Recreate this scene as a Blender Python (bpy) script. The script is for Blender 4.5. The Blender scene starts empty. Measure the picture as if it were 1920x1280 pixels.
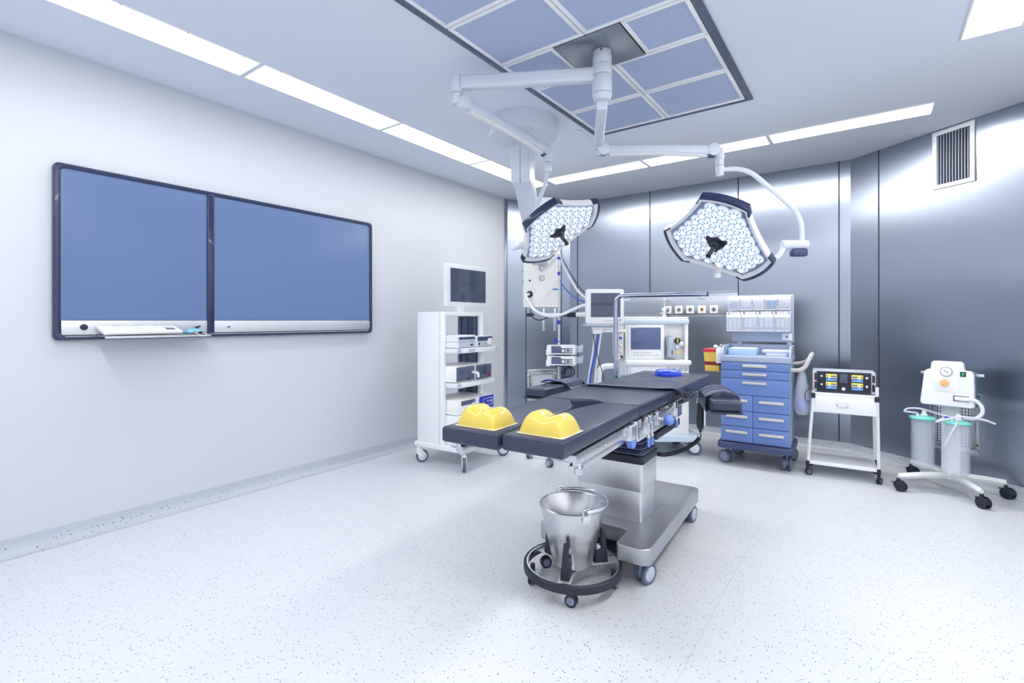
import bpy, bmesh, math, random
from mathutils import Matrix, Vector
R = math.radians
SC = bpy.context.scene
COL = SC.collection
PI = math.pi

# ------------------------------------------------------------------ camera, world, exposure
cam = bpy.data.cameras.new('camera')
cam.sensor_width = 36.0
cam.lens = 925.0 / 1920.0 * 36.0
cam.shift_y = -39.0 / 1920.0
cam.clip_start = 0.05
camo = bpy.data.objects.new('camera', cam)
camo.location = (0, 0, 1.35)
camo.rotation_euler = (R(90), 0, R(35.876))
COL.objects.link(camo)
SC.camera = camo
w = bpy.data.worlds.new('world')
SC.world = w
w.use_nodes = True
w.node_tree.nodes['Background'].inputs[0].default_value = (0.75, 0.85, 1.0, 1)
w.node_tree.nodes['Background'].inputs[1].default_value = 0.0
SC.view_settings.view_transform = 'Standard'
SC.view_settings.look = 'None'
SC.view_settings.gamma = 1.0
SC.view_settings.use_curve_mapping = False
SC.view_settings.exposure = 0.47
SC.cycles.use_denoising = True
SC.cycles.max_bounces = 10
SC.cycles.diffuse_bounces = 6
SC.cycles.sample_clamp_indirect = 6.0
SC.cycles.caustics_reflective = False
SC.cycles.caustics_refractive = False
CEIL_POWER = 4.5           # radiance of the ceiling light diffusers
WATTS = {'left': 1.4, 'back': 13.0, 'right': 9.5, 'front': 10.0}    # downward light of each ceiling panel, by row
PANEL_SPREAD = R(150)
LED_POWER = 5.0            # radiance of the operating lamps' LEDs
LIGHT_COL = (1.0, 0.975, 0.935)


# ------------------------------------------------------------------ materials
def lin(c):
    c = c / 255.0
    return c / 12.92 if c <= 0.04045 else ((c + 0.055) / 1.055) ** 2.4


def rgb(r, g, b):
    return (lin(r), lin(g), lin(b), 1.0)


def setin(b, names, val):
    for n in names:
        if n in b.inputs:
            b.inputs[n].default_value = val
            return


def mat(name, col, rough=0.5, metal=0.0, trans=0.0, emit=None, power=0.0, coat=0.0, alpha=1.0, ior=1.45, mottle=0.0,
        scale=40.0, bump=0.0, aniso=0.0, sss=0.0, spec=None):
    m = bpy.data.materials.new(name)
    m.use_nodes = True
    nt = m.node_tree
    b = nt.nodes['Principled BSDF']
    c = rgb(*col)
    b.inputs['Base Color'].default_value = c
    b.inputs['Roughness'].default_value = rough
    b.inputs['Metallic'].default_value = metal
    b.inputs['IOR'].default_value = ior
    setin(b, ['Transmission Weight'], trans)
    setin(b, ['Coat Weight'], coat)
    if spec is not None:
        setin(b, ['Specular IOR Level'], spec)
    b.inputs['Alpha'].default_value = alpha
    if sss:
        setin(b, ['Subsurface Weight'], sss)
        b.inputs['Subsurface Radius'].default_value = (0.03, 0.022, 0.008)
    if emit:
        b.inputs['Emission Color'].default_value = (emit[0], emit[1], emit[2], 1)
        b.inputs['Emission Strength'].default_value = power
    if aniso:
        b.inputs['Anisotropic'].default_value = aniso
        tg = nt.nodes.new('ShaderNodeTangent')
        tg.direction_type = 'RADIAL'
        tg.axis = 'Z'
        nt.links.new(tg.outputs[0], b.inputs['Tangent'])
    if mottle or bump:
        geo = nt.nodes.new('ShaderNodeNewGeometry')
        nz = nt.nodes.new('ShaderNodeTexNoise')
        nz.inputs['Scale'].default_value = scale
        nz.inputs['Detail'].default_value = 3.0
        nt.links.new(geo.outputs['Position'], nz.inputs['Vector'])
        if mottle:
            mx = nt.nodes.new('ShaderNodeMix')
            mx.data_type = 'RGBA'
            mx.inputs[6].default_value = tuple(v * (1 - mottle) for v in c[:3]) + (1,)
            mx.inputs[7].default_value = tuple(min(1, v * (1 + mottle)) for v in c[:3]) + (1,)
            nt.links.new(nz.outputs['Fac'], mx.inputs[0])
            nt.links.new(mx.outputs[2], b.inputs['Base Color'])
        if bump:
            bp = nt.nodes.new('ShaderNodeBump')
            bp.inputs['Strength'].default_value = bump
            bp.inputs['Distance'].default_value = 0.004
            nt.links.new(nz.outputs['Fac'], bp.inputs['Height'])
            nt.links.new(bp.outputs[0], b.inputs['Normal'])
    return m


def terrazzo(name, base, speck, seam=None, dens=0.78, sz=62.0):
    """pale vinyl with scattered dark flecks, an optional welded seam along x = seam"""
    m = bpy.data.materials.new(name)
    m.use_nodes = True
    nt = m.node_tree
    N = nt.nodes.new
    LK = nt.links.new
    b = nt.nodes['Principled BSDF']
    b.inputs['Roughness'].default_value = 0.34
    geo = N('ShaderNodeNewGeometry')
    wob = N('ShaderNodeTexNoise')
    wob.inputs['Scale'].default_value = 220.0
    LK(geo.outputs['Position'], wob.inputs['Vector'])
    add = N('ShaderNodeMixRGB')
    add.blend_type = 'ADD'
    add.inputs[0].default_value = 0.004
    LK(geo.outputs['Position'], add.inputs[1])
    LK(wob.outputs['Color'], add.inputs[2])

    def flecks(scale, thr, rad):
        v = N('ShaderNodeTexVoronoi')
        v.inputs['Scale'].default_value = scale
        LK(add.outputs[0], v.inputs['Vector'])
        sep = N('ShaderNodeSeparateColor')
        LK(v.outputs['Color'], sep.inputs[0])
        gt = N('ShaderNodeMath')
        gt.operation = 'GREATER_THAN'
        gt.inputs[1].default_value = thr
        LK(sep.outputs[0], gt.inputs[0])
        lt = N('ShaderNodeMath')
        lt.operation = 'LESS_THAN'
        lt.inputs[1].default_value = rad
        LK(v.outputs['Distance'], lt.inputs[0])
        mu = N('ShaderNodeMath')
        mu.operation = 'MULTIPLY'
        LK(gt.outputs[0], mu.inputs[0])
        LK(lt.outputs[0], mu.inputs[1])
        return mu, sep

    m1, s1 = flecks(sz, dens, 0.23)
    m2, s2 = flecks(sz * 1.9, 0.72, 0.22)
    cr = N('ShaderNodeMix')
    cr.data_type = 'RGBA'
    cr.inputs[6].default_value = rgb(*base)
    cr.inputs[7].default_value = tuple(0.62 * a + 0.38 * c for a, c in zip(rgb(*base), rgb(*speck)))
    LK(m2.outputs[0], cr.inputs[0])
    c2 = N('ShaderNodeMix')
    c2.data_type = 'RGBA'
    dk = N('ShaderNodeMix')
    dk.data_type = 'RGBA'
    dk.inputs[6].default_value = rgb(*speck)
    dk.inputs[7].default_value = rgb(128, 132, 150)
    LK(s1.outputs[1], dk.inputs[0])
    LK(cr.outputs[2], c2.inputs[6])
    LK(dk.outputs[2], c2.inputs[7])
    LK(m1.outputs[0], c2.inputs[0])
    out = c2.outputs[2]
    if seam is not None:
        sx = N('ShaderNodeSeparateXYZ')
        LK(geo.outputs['Position'], sx.inputs[0])
        sb = N('ShaderNodeMath')
        sb.operation = 'SUBTRACT'
        sb.inputs[1].default_value = seam
        LK(sx.outputs[0], sb.inputs[0])
        ab = N('ShaderNodeMath')
        ab.operation = 'ABSOLUTE'
        LK(sb.outputs[0], ab.inputs[0])
        l2 = N('ShaderNodeMath')
        l2.operation = 'LESS_THAN'
        l2.inputs[1].default_value = 0.0022
        LK(ab.outputs[0], l2.inputs[0])
        c3 = N('ShaderNodeMix')
        c3.data_type = 'RGBA'
        LK(l2.outputs[0], c3.inputs[0])
        LK(out, c3.inputs[6])
        c3.inputs[7].default_value = rgb(196, 203, 214)
        out = c3.outputs[2]
    LK(out, b.inputs['Base Color'])
    return m


def brushed(name, col, rough, streak, aniso=0.6, stretch=(0.15, 0.15, 240.0)):
    """brushed stainless sheet: fine horizontal grain in roughness and colour"""
    m = bpy.data.materials.new(name)
    m.use_nodes = True
    nt = m.node_tree
    N = nt.nodes.new
    LK = nt.links.new
    b = nt.nodes['Principled BSDF']
    b.inputs['Metallic'].default_value = 1.0
    geo = N('ShaderNodeNewGeometry')
    mp = N('ShaderNodeMapping')
    mp.inputs['Scale'].default_value = stretch
    LK(geo.outputs['Position'], mp.inputs['Vector'])
    nz = N('ShaderNodeTexNoise')
    nz.inputs['Scale'].default_value = 2.0
    nz.inputs['Detail'].default_value = 4.0
    LK(mp.outputs[0], nz.inputs['Vector'])
    mr = N('ShaderNodeMapRange')
    mr.inputs[3].default_value = rough - streak
    mr.inputs[4].default_value = rough + streak
    LK(nz.outputs['Fac'], mr.inputs[0])
    LK(mr.outputs[0], b.inputs['Roughness'])
    mx = N('ShaderNodeMix')
    mx.data_type = 'RGBA'
    c = rgb(*col)
    mx.inputs[6].default_value = tuple(v * 0.98 for v in c[:3]) + (1,)
    mx.inputs[7].default_value = tuple(min(1, v * 1.02) for v in c[:3]) + (1,)
    LK(nz.outputs['Fac'], mx.inputs[0])
    LK(mx.outputs[2], b.inputs['Base Color'])
    b.inputs['Anisotropic'].default_value = aniso
    tg = N('ShaderNodeTangent')
    tg.direction_type = 'RADIAL'
    tg.axis = 'Z'
    LK(tg.outputs[0], b.inputs['Tangent'])
    return m


M = {}
M['wall'] = mat('painted_wall', (203, 208, 217), 0.55, mottle=0.012, scale=3.0)
M['wall_white'] = mat('bounce_white_paint', (242, 243, 244), 0.55, mottle=0.01, scale=3.0)  # for the unseen front and right walls, whitened to bounce light into the room
M['ceil'] = mat('ceiling_paint', (222, 229, 242), 0.6, mottle=0.01, scale=2.0)
M['floor'] = terrazzo('speckled_vinyl_floor', (211, 215, 222), (56, 62, 92), seam=-0.583, dens=0.72, sz=84.0)
M['cove'] = terrazzo('speckled_shaded_coving', (184, 191, 203), (48, 56, 88), sz=60.0, dens=0.66)  # the floor vinyl darkened, painting in the shade on the upright coving
M['steel'] = brushed('brushed_steel_wall', (166, 175, 191), 0.30, 0.012, 0.75)
M['steel_trim'] = brushed('steel_trim', (196, 202, 212), 0.3, 0.05, 0.3)
M['seam'] = mat('dark_joint', (52, 58, 78), 0.6)
M['metal'] = mat('satin_stainless', (208, 211, 217), 0.26, 1.0, mottle=0.04, scale=12)
M['metal_b'] = brushed('brushed_stainless', (216, 218, 222), 0.42, 0.06, 0.3, (240, 240, 0.2))
M['chrome'] = mat('polished_steel', (222, 224, 230), 0.1, 1.0, mottle=0.03)
M['white'] = mat('white_enamel', (240, 242, 246), 0.32, mottle=0.01)
M['arm'] = mat('pale_grey_enamel', (208, 215, 228), 0.34, mottle=0.01)
M['base_steel'] = mat('satin_base_steel', (186, 188, 194), 0.4, 1.0, mottle=0.05, scale=10)
M['metal_d'] = mat('dull_stainless', (214, 217, 222), 0.5, 0.85, mottle=0.04, scale=9)
M['pipe'] = mat('smoky_chrome', (172, 176, 198), 0.16, 1.0, mottle=0.03)
M['bellows'] = mat('ribbed_black_rubber', (78, 87, 118), 0.3)
M['jar'] = mat('clear_ribbed_jar', (228, 236, 250), 0.16, alpha=0.26)
M['liner'] = mat('clear_liner', (236, 241, 252), 0.25, alpha=0.22)
M['paleband'] = mat('pale_blue_band', (204, 220, 238), 0.4)
M['offwhite'] = mat('off_white_plastic', (232, 234, 235), 0.4, mottle=0.01)
M['cream'] = mat('warm_white_plastic', (246, 246, 243), 0.38, mottle=0.01)
M['ltgrey'] = mat('light_grey_plastic', (186, 196, 212), 0.42, mottle=0.02)
M['grey'] = mat('mid_grey_plastic', (132, 144, 168), 0.45, mottle=0.02)
M['slate'] = mat('slate_front_panel', (92, 102, 130), 0.35, mottle=0.02)
M['navy'] = mat('navy_plastic', (62, 74, 112), 0.4, mottle=0.03)
M['black'] = mat('black_rubber', (38, 43, 60), 0.5, mottle=0.04)
M['dark'] = mat('dark_plastic', (33, 38, 56), 0.35, mottle=0.03)
M['vinyl'] = mat('navy_vinyl_mattress', (50, 57, 80), 0.33, mottle=0.03, scale=14, bump=0.06)
M['vinyl2'] = mat('black_padded_vinyl', (74, 82, 108), 0.34, mottle=0.05, scale=30, bump=0.1)
M['screen'] = mat('dark_display_glass', (74, 84, 110), 0.08, coat=0.4)
M['screen2'] = mat('navy_display_glass', (88, 104, 146), 0.12, coat=0.3)
M['disp'] = mat('lit_blue_display', (48, 58, 84), 0.35, emit=(0.100, 0.165, 0.31), power=0.85, spec=0.25)
M['frame'] = mat('dark_blue_screen_frame', (40, 50, 84), 0.22, coat=0.3, mottle=0.03)
M['diff'] = mat('lit_diffuser', (240, 245, 250), 0.4, emit=LIGHT_COL, power=CEIL_POWER)
M['filter'] = mat('grey_filter_mesh', (172, 186, 216), 0.6, mottle=0.05, scale=60)
M['blue'] = mat('blue_drawer_front', (104, 134, 194), 0.42, mottle=0.02)
M['cartgrey'] = mat('blue_grey_cart_shell', (164, 178, 204), 0.4, mottle=0.015)
M['handle'] = mat('beige_grey_handle', (202, 200, 198), 0.38, mottle=0.02)
M['knob'] = mat('blue_knob_plastic', (104, 136, 216), 0.35, mottle=0.02)
M['royal'] = mat('royal_blue_plastic', (52, 66, 190), 0.35, mottle=0.03)
M['gelblue'] = mat('clear_blue_gel', (20, 68, 212), 0.14, trans=0.1, ior=1.35, coat=0.3)
M['gel'] = mat('yellow_gel', (255, 226, 112), 0.14, trans=0.3, ior=1.3, sss=0.4, coat=0.3)
M['gelrim'] = mat('clear_gel_film', (246, 240, 226), 0.25, trans=0.3)
M['red'] = mat('red_plastic', (206, 56, 74), 0.35)
M['maroon'] = mat('dark_red_label', (140, 40, 58), 0.5)
M['yellow'] = mat('yellow_plastic', (248, 208, 96), 0.4)
M['green'] = mat('green_plastic', (60, 170, 120), 0.4)
M['teal'] = mat('turquoise_plastic', (120, 214, 202), 0.35, trans=0.1)
M['cyanside'] = mat('cyan_blue_housing', (84, 152, 190), 0.4)
M['orange'] = mat('orange_plastic', (240, 150, 70), 0.4)
M['peach'] = mat('peach_knob', (244, 190, 130), 0.4)
M['ltblue'] = mat('pale_blue_plastic', (176, 206, 236), 0.4)
M['skyblue'] = mat('sky_blue_cloth', (128, 200, 238), 0.7, bump=0.1, scale=200)
M['clear'] = mat('clear_plastic', (226, 234, 248), 0.1, alpha=0.28)
M['film'] = mat('clear_film', (236, 241, 250), 0.18, alpha=0.34)
M['paper'] = mat('white_paper', (236, 238, 242), 0.7, mottle=0.02)
M['wrapper'] = mat('packaging_film', (206, 216, 232), 0.25, mottle=0.15, scale=70, bump=0.3)
M['lens'] = mat('led_lens', (214, 224, 240), 0.12, emit=(0.86, 0.93, 1.0), power=LED_POWER * 0.05, coat=0.5)
M['led'] = mat('led_core', (255, 255, 255), 0.3, emit=(0.9, 0.95, 1.0), power=LED_POWER)
M['lampplate'] = mat('silver_lens_plate', (150, 164, 192), 0.25, 0.7, mottle=0.05)
M['scrY'] = mat('lit_yellow_screen', (200, 180, 40), 0.3, emit=(0.72, 0.58, 0.06), power=0.9)
M['scrB'] = mat('lit_blue_screen', (60, 120, 220), 0.3, emit=(0.1, 0.28, 0.78), power=0.9)
M['scrG'] = mat('grey_lit_screen', (90, 105, 140), 0.3, emit=(0.08, 0.11, 0.2), power=0.6)
M['hose'] = mat('white_hose', (226, 230, 236), 0.45)
M['clearhose'] = mat('clear_violet_tube', (226, 226, 244), 0.2, alpha=0.75)
M['cablue'] = mat('blue_cable', (44, 86, 196), 0.4)
M['brass'] = mat('brass', (196, 160, 90), 0.3, 0.9)


# ------------------------------------------------------------------ geometry collector
class G:
    def __init__(s):
        s.v = []
        s.f = []
        s.m = []

    def take(s, bm, mi, X=None):
        o = len(s.v)
        bm.verts.index_update()
        for v in bm.verts:
            s.v.append(tuple((X @ v.co) if X is not None else v.co))
        flip = X is not None and X.to_3x3().determinant() < 0
        for f in bm.faces:
            ix = [o + v.index for v in f.verts]
            s.f.append(ix[::-1] if flip else ix)
            s.m.append(mi)
        bm.free()
        return s

    def box(s, c, d, bev=0.0, seg=2, mi=0, rz=0.0, X=None):
        bm = bmesh.new()
        bmesh.ops.create_cube(bm, size=1.0)
        bmesh.ops.scale(bm, vec=d, verts=bm.verts)
        if bev > 0:
            bmesh.ops.bevel(bm, geom=bm.edges[:], offset=min(bev, 0.49 * min(d)), segments=seg, profile=0.5, affect='EDGES')
        T = Matrix.Translation(c) @ Matrix.Rotation(rz, 4, 'Z')
        return s.take(bm, mi, (X @ T) if X is not None else T)

    def bb(s, x0, x1, y0, y1, z0, z1, bev=0.0, seg=2, mi=0, X=None):
        return s.box(((x0 + x1) / 2, (y0 + y1) / 2, (z0 + z1) / 2), (abs(x1 - x0), abs(y1 - y0), abs(z1 - z0)), bev, seg, mi, 0.0, X)

    def cyl(s, p0, p1, r, r2=None, n=20, mi=0, bev=0.0, X=None):
        p0 = Vector(p0)
        p1 = Vector(p1)
        d = p1 - p0
        L = d.length
        q = d.to_track_quat('Z', 'Y').to_matrix().to_4x4()
        r2 = r if r2 is None else r2
        if bev > 0:
            pr = [(0, 0), (r - bev, 0), (r - bev * 0.3, bev * 0.3), (r, bev), (r2, L - bev), (r2 - bev * 0.3, L - bev * 0.3), (r2 - bev, L), (0, L)]
        else:
            pr = [(0, 0), (r, 0), (r2, L), (0, L)]
        T = Matrix.Translation(p0) @ q
        return s.lathe(pr, n=n, mi=mi, X=(X @ T) if X is not None else T)

    def lathe(s, prof, c=(0, 0, 0), n=24, mi=0, X=None, a0=0.0, a1=2 * PI):
        o = len(s.v)
        T = Matrix.Translation(c)
        if X is not None:
            T = X @ T
        full = abs(a1 - a0 - 2 * PI) < 1e-6
        k = n if full else n + 1
        ring = []
        for (r, z) in prof:
            if r < 1e-7:
                s.v.append(tuple(T @ Vector((0, 0, z))))
                ring.append([len(s.v) - 1])
            else:
                ids = []
                for i in range(k):
                    a = a0 + (a1 - a0) * i / n
                    s.v.append(tuple(T @ Vector((r * math.cos(a), r * math.sin(a), z))))
                    ids.append(len(s.v) - 1)
                ring.append(ids)
        for A, B in zip(ring, ring[1:]):
            for i in range(n):
                j = (i + 1) % k
                if len(A) == 1 and len(B) == 1:
                    continue
                if len(A) == 1:
                    s.f.append([A[0], B[j], B[i]])
                elif len(B) == 1:
                    s.f.append([A[i], A[j], B[0]])
                else:
                    s.f.append([A[i], A[j], B[j], B[i]])
                s.m.append(mi)
        return s

    def tube(s, pts, r, n=10, closed=False, sub=6, mi=0, caps=True, X=None, flat=None):
        P = [Vector(p) for p in pts]
        if sub > 1 and len(P) > 2:
            Q = []
            m = len(P)
            rng = m if closed else m - 1
            for i in range(rng):
                a = P[(i - 1) % m] if (closed or i > 0) else P[0] * 2 - P[1]
                b = P[i]
                c = P[(i + 1) % m]
                d = P[(i + 2) % m] if (closed or i + 2 < m) else P[-1] * 2 - P[-2]
                for k in range(sub):
                    t = k / sub
                    Q.append(0.5 * ((2 * b) + (-a + c) * t + (2 * a - 5 * b + 4 * c - d) * t * t + (-a + 3 * b - 3 * c + d) * t ** 3))
            if not closed:
                Q.append(P[-1])
            P = Q
        o = len(s.v)
        m = len(P)
        up = None
        for i in range(m):
            if closed:
                t = (P[(i + 1) % m] - P[(i - 1) % m])
            else:
                t = P[min(i + 1, m - 1)] - P[max(i - 1, 0)]
            t.normalize()
            if up is None:
                up = Vector((0, 0, 1)) if abs(t.z) < 0.9 else Vector((1, 0, 0))
            x = up - t * up.dot(t)
            if x.length < 1e-5:
                x = t.orthogonal()
            x.normalize()
            up = x
            y = t.cross(x)
            rr = r(i / (m - 1)) if callable(r) else r
            for k in range(n):
                a = 2 * PI * k / n
                fx = flat[0] if flat else 1.0
                fy = flat[1] if flat else 1.0
                p = P[i] + x * (rr * fx * math.cos(a)) + y * (rr * fy * math.sin(a))
                s.v.append(tuple(X @ p if X is not None else p))
        for i in range(m if closed else m - 1):
            for k in range(n):
                a = o + i * n + k
                b = o + i * n + (k + 1) % n
                c = o + ((i + 1) % m) * n + (k + 1) % n
                d = o + ((i + 1) % m) * n + k
                s.f.append([a, b, c, d])
                s.m.append(mi)
        if caps and not closed:
            s.f.append([o + k for k in range(n)][::-1])
            s.f.append([o + (m - 1) * n + k for k in range(n)])
            s.m += [mi, mi]
        return s

    def prism(s, poly, z0, z1, bev=0.0, seg=2, mi=0, X=None):
        bm = bmesh.new()
        vs = [bm.verts.new((p[0], p[1], z0)) for p in poly]
        f = bm.faces.new(vs)
        r = bmesh.ops.extrude_face_region(bm, geom=[f])
        bmesh.ops.translate(bm, vec=(0, 0, z1 - z0), verts=[g for g in r['geom'] if isinstance(g, bmesh.types.BMVert)])
        bmesh.ops.recalc_face_normals(bm, faces=bm.faces)
        if bev > 0:
            es = [e for e in bm.edges if abs(e.verts[0].co.z - e.verts[1].co.z) < 1e-7]
            bmesh.ops.bevel(bm, geom=es, offset=bev, segments=seg, profile=0.5, affect='EDGES')
        return s.take(bm, mi, X)

    def ball(s, c, r, sc=(1, 1, 1), n=16, mi=0, X=None):
        bm = bmesh.new()
        bmesh.ops.create_uvsphere(bm, u_segments=n, v_segments=max(6, n // 2), radius=r)
        bmesh.ops.scale(bm, vec=sc, verts=bm.verts)
        T = Matrix.Translation(c)
        return s.take(bm, mi, (X @ T) if X is not None else T)

    def torus(s, c, RR, r, n=32, k=8, mi=0, X=None, sz=1.0):
        pts = [(c[0] + RR * math.cos(2 * PI * i / n), c[1] + RR * math.sin(2 * PI * i / n), c[2]) for i in range(n)]
        return s.tube(pts, r, n=k, closed=True, sub=1, mi=mi, X=X, flat=(sz, 1.0) if sz != 1.0 else None)

    def build(s, name, mats, parent=None, X=None, sharp=38.0):
        me = bpy.data.meshes.new(name)
        me.from_pydata(s.v, [], s.f)
        mats = mats if isinstance(mats, (list, tuple)) else [mats]
        for m in mats:
            me.materials.append(M[m] if isinstance(m, str) else m)
        me.polygons.foreach_set('material_index', s.m)
        me.polygons.foreach_set('use_smooth', [True] * len(s.f))
        me.update()
        me.set_sharp_from_angle(angle=R(sharp))
        o = bpy.data.objects.new(name, me)
        COL.objects.link(o)
        if parent is not None:
            o.parent = parent
        if X is not None:
            o.matrix_local = X
        return o


def tag(o, label, cat, group=None, kind=None):
    o['label'] = label
    o['category'] = cat
    if group:
        o['group'] = group
    if kind:
        o['kind'] = kind
    return o


def struct(o):
    o['kind'] = 'structure'
    return o


def thing(name, label, cat, loc=(0, 0, 0), rz=0.0, group=None):
    o = bpy.data.objects.new(name, None)
    o.empty_display_size = 0.1
    COL.objects.link(o)
    o.location = loc
    o.rotation_euler = (0, 0, rz)
    return tag(o, label, cat, group)


def copy_tree(o, parent=None):
    c = o.copy()
    COL.objects.link(c)
    if parent is not None:
        c.parent = parent
    for ch in list(o.children):
        copy_tree(ch, c)
    return c


def rrect(x0, x1, y0, y1, r, n=5):
    p = []
    for cx, cy, a in ((x1 - r, y1 - r, 0), (x0 + r, y1 - r, 90), (x0 + r, y0 + r, 180), (x1 - r, y0 + r, 270)):
        for i in range(n + 1):
            t = R(a + 90 * i / n)
            p.append((cx + r * math.cos(t), cy + r * math.sin(t)))
    return p


def rotx(a):
    return Matrix.Rotation(a, 4, 'X')


def roty(a):
    return Matrix.Rotation(a, 4, 'Y')


def rotz(a):
    return Matrix.Rotation(a, 4, 'Z')


def tr(x, y, z):
    return Matrix.Translation((x, y, z))


def text_mesh(name, body, size, mt, parent, X):
    cu = bpy.data.curves.new(name, 'FONT')
    cu.body = body
    cu.size = size
    cu.extrude = 0.0004
    cu.align_x = 'CENTER'
    cu.align_y = 'CENTER'
    t = bpy.data.objects.new(name + '_src', cu)
    COL.objects.link(t)
    dg = bpy.context.evaluated_depsgraph_get()
    me = bpy.data.meshes.new_from_object(t.evaluated_get(dg))
    bpy.data.objects.remove(t)
    me.materials.clear()
    me.materials.append(M[mt])
    o = bpy.data.objects.new(name, me)
    COL.objects.link(o)
    o.parent = parent
    o.matrix_local = X
    return o


def caster(parent, x, y, rad=0.06, width=0.03, top=0.165, az=0.0, fork='offwhite', tyre='slate', hub='white', twin=False, name='caster',
           brake=False, off=0.02):
    """a swivel caster with fork, tyre and hub; az turns the wheel"""
    X = tr(x, y, 0) @ rotz(az)
    g = G()
    if twin:
        g.cyl((0, 0, rad * 1.0), (0, 0, top), 0.012)
        hood = [(-rad * 0.7, rad * 0.9), (-rad * 0.45, rad * 1.62), (rad * 0.3, rad * 1.78), (rad * 0.85, rad * 1.5), (rad * 1.0, rad * 0.9)]
        bm_poly = [(a + off, b) for a, b in hood]
        g.prism(bm_poly, -width * 0.36, width * 0.36, 0.003, X=rotx(PI / 2))
    else:
        g.cyl((0, 0, rad * 2.05), (0, 0, top), 0.016, 0.02)
        fk = [(-0.022, rad * 2.15), (0.022, rad * 2.15), (off + 0.028, rad * 1.45), (off + 0.018, rad * 0.82), (off - 0.016, rad * 0.82), (-0.028, rad * 1.5)]
        for sy in (-1, 1):
            g.prism(fk, sy * (width * 0.5 + 0.005) - 0.003, sy * (width * 0.5 + 0.005) + 0.003, 0.0012, X=rotx(PI / 2))
        g.box((0, 0, rad * 2.12), (0.05, width + 0.016, 0.008), 0.002)
    if brake:
        g.box((off - rad * 1.05, 0, rad * 1.55), (rad * 0.7, width * 0.8, 0.008), 0.003)
    c = g.build(name, fork, parent, X)
    t = G()
    hb = G()
    ws = [(-width * 0.72, width * 0.62), (width * 0.72, width * 0.62)] if twin else [(0.0, width)]
    for yy, wd in ws:
        b = wd * 0.28
        prof = [(rad * 0.7, -wd / 2), (rad - b, -wd / 2), (rad - b * 0.3, -wd / 2 + b * 0.35), (rad, -wd / 2 + b), (rad, wd / 2 - b), (rad - b * 0.3, wd / 2 - b * 0.35), (rad - b, wd / 2), (rad * 0.7, wd / 2)]
        Y = tr(off, yy, rad) @ rotx(PI / 2)
        t.lathe(prof, n=28, X=Y)
        hb.lathe([(0, -wd / 2 - 0.002), (rad * 0.62, -wd / 2 - 0.002), (rad * 0.72, -wd / 2 + 0.002), (rad * 0.72, wd / 2 - 0.002), (rad * 0.62, wd / 2 + 0.002), (0, wd / 2 + 0.002)], n=24, X=Y)
        hb.cyl((0, 0, -wd / 2 - 0.005), (0, 0, wd / 2 + 0.005), rad * 0.16, n=10, X=Y)
    t.build('tyre', tyre, c)
    hb.build('hub', hub, c)
    return c


# ------------------------------------------------------------------ the room
H = 3.0
PLAN = [(-4.0, -1.3), (-4.0, 5.40), (-3.42, 6.13), (-0.152, 6.13), (1.35, 4.954), (1.35, -1.3)]
NAMES = ['left', 'left_corner', 'back', 'right_corner', 'right', 'front']
MW = ['wall', 'steel', 'steel', 'steel', 'wall_white', 'wall_white']


def wall_strip(name, a, b, m):
    a = Vector((a[0], a[1], 0))
    b = Vector((b[0], b[1], 0))
    d = (b - a).normalized()
    n = Vector((d.y, -d.x, 0))       # into the room for this winding
    th = 0.12
    g = G()
    o = [a - d * 0.0, b + d * 0.0, b - n * th, a - n * th]
    g.prism([(p.x, p.y) for p in o], 0.0, H, 0)
    return struct(g.build(name, m))


for i, nm in enumerate(NAMES):
    a, b = PLAN[i], PLAN[(i + 1) % 6]
    wall_strip('wall_' + nm, a, b, MW[i])

g = G()
g.prism(PLAN[::-1], -0.1, 0.0)
struct(g.build('floor', 'floor'))
g = G()
g.prism(PLAN[::-1], H, H + 0.12)
struct(g.build('ceiling', 'ceil'))

# vinyl coving: a concave quarter curve running up the foot of every wall
CV = [(0.0, 0.095), (0.004, 0.094), (0.006, 0.06), (0.013, 0.034), (0.026, 0.016), (0.045, 0.006), (0.07, 0.001)]


def inset_pts(dist):
    out = []
    n = len(PLAN)
    for i in range(n):
        p0 = Vector(PLAN[i - 1])
        p1 = Vector(PLAN[i])
        p2 = Vector(PLAN[(i + 1) % n])
        d1 = (p1 - p0).normalized()
        d2 = (p2 - p1).normalized()
        n1 = Vector((d1.y, -d1.x))
        n2 = Vector((d2.y, -d2.x))
        k = dist / (1 + n1.dot(n2))
        out.append(p1 + (n1 + n2) * k)
    return out


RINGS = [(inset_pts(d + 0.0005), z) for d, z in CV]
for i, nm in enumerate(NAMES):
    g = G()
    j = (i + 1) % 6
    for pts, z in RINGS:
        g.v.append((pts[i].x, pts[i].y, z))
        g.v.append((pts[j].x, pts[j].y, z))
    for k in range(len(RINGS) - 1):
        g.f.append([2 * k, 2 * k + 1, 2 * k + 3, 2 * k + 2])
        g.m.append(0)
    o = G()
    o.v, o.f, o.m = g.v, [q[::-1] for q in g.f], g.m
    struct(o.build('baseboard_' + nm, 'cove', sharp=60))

# dark joints between the steel wall sheets
trim_no = [0]


def trim(g, m):
    trim_no[0] += 1
    return struct(g.build('trim_%d' % trim_no[0], m))


def vjoint(x, y, ang, z0=0.1, z1=H, wdt=0.012, m='seam'):
    g = G()
    g.box((0, 0, (z0 + z1) / 2), (wdt, 0.004, z1 - z0), X=tr(x, y, 0) @ rotz(ang))
    return trim(g, m)


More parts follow.
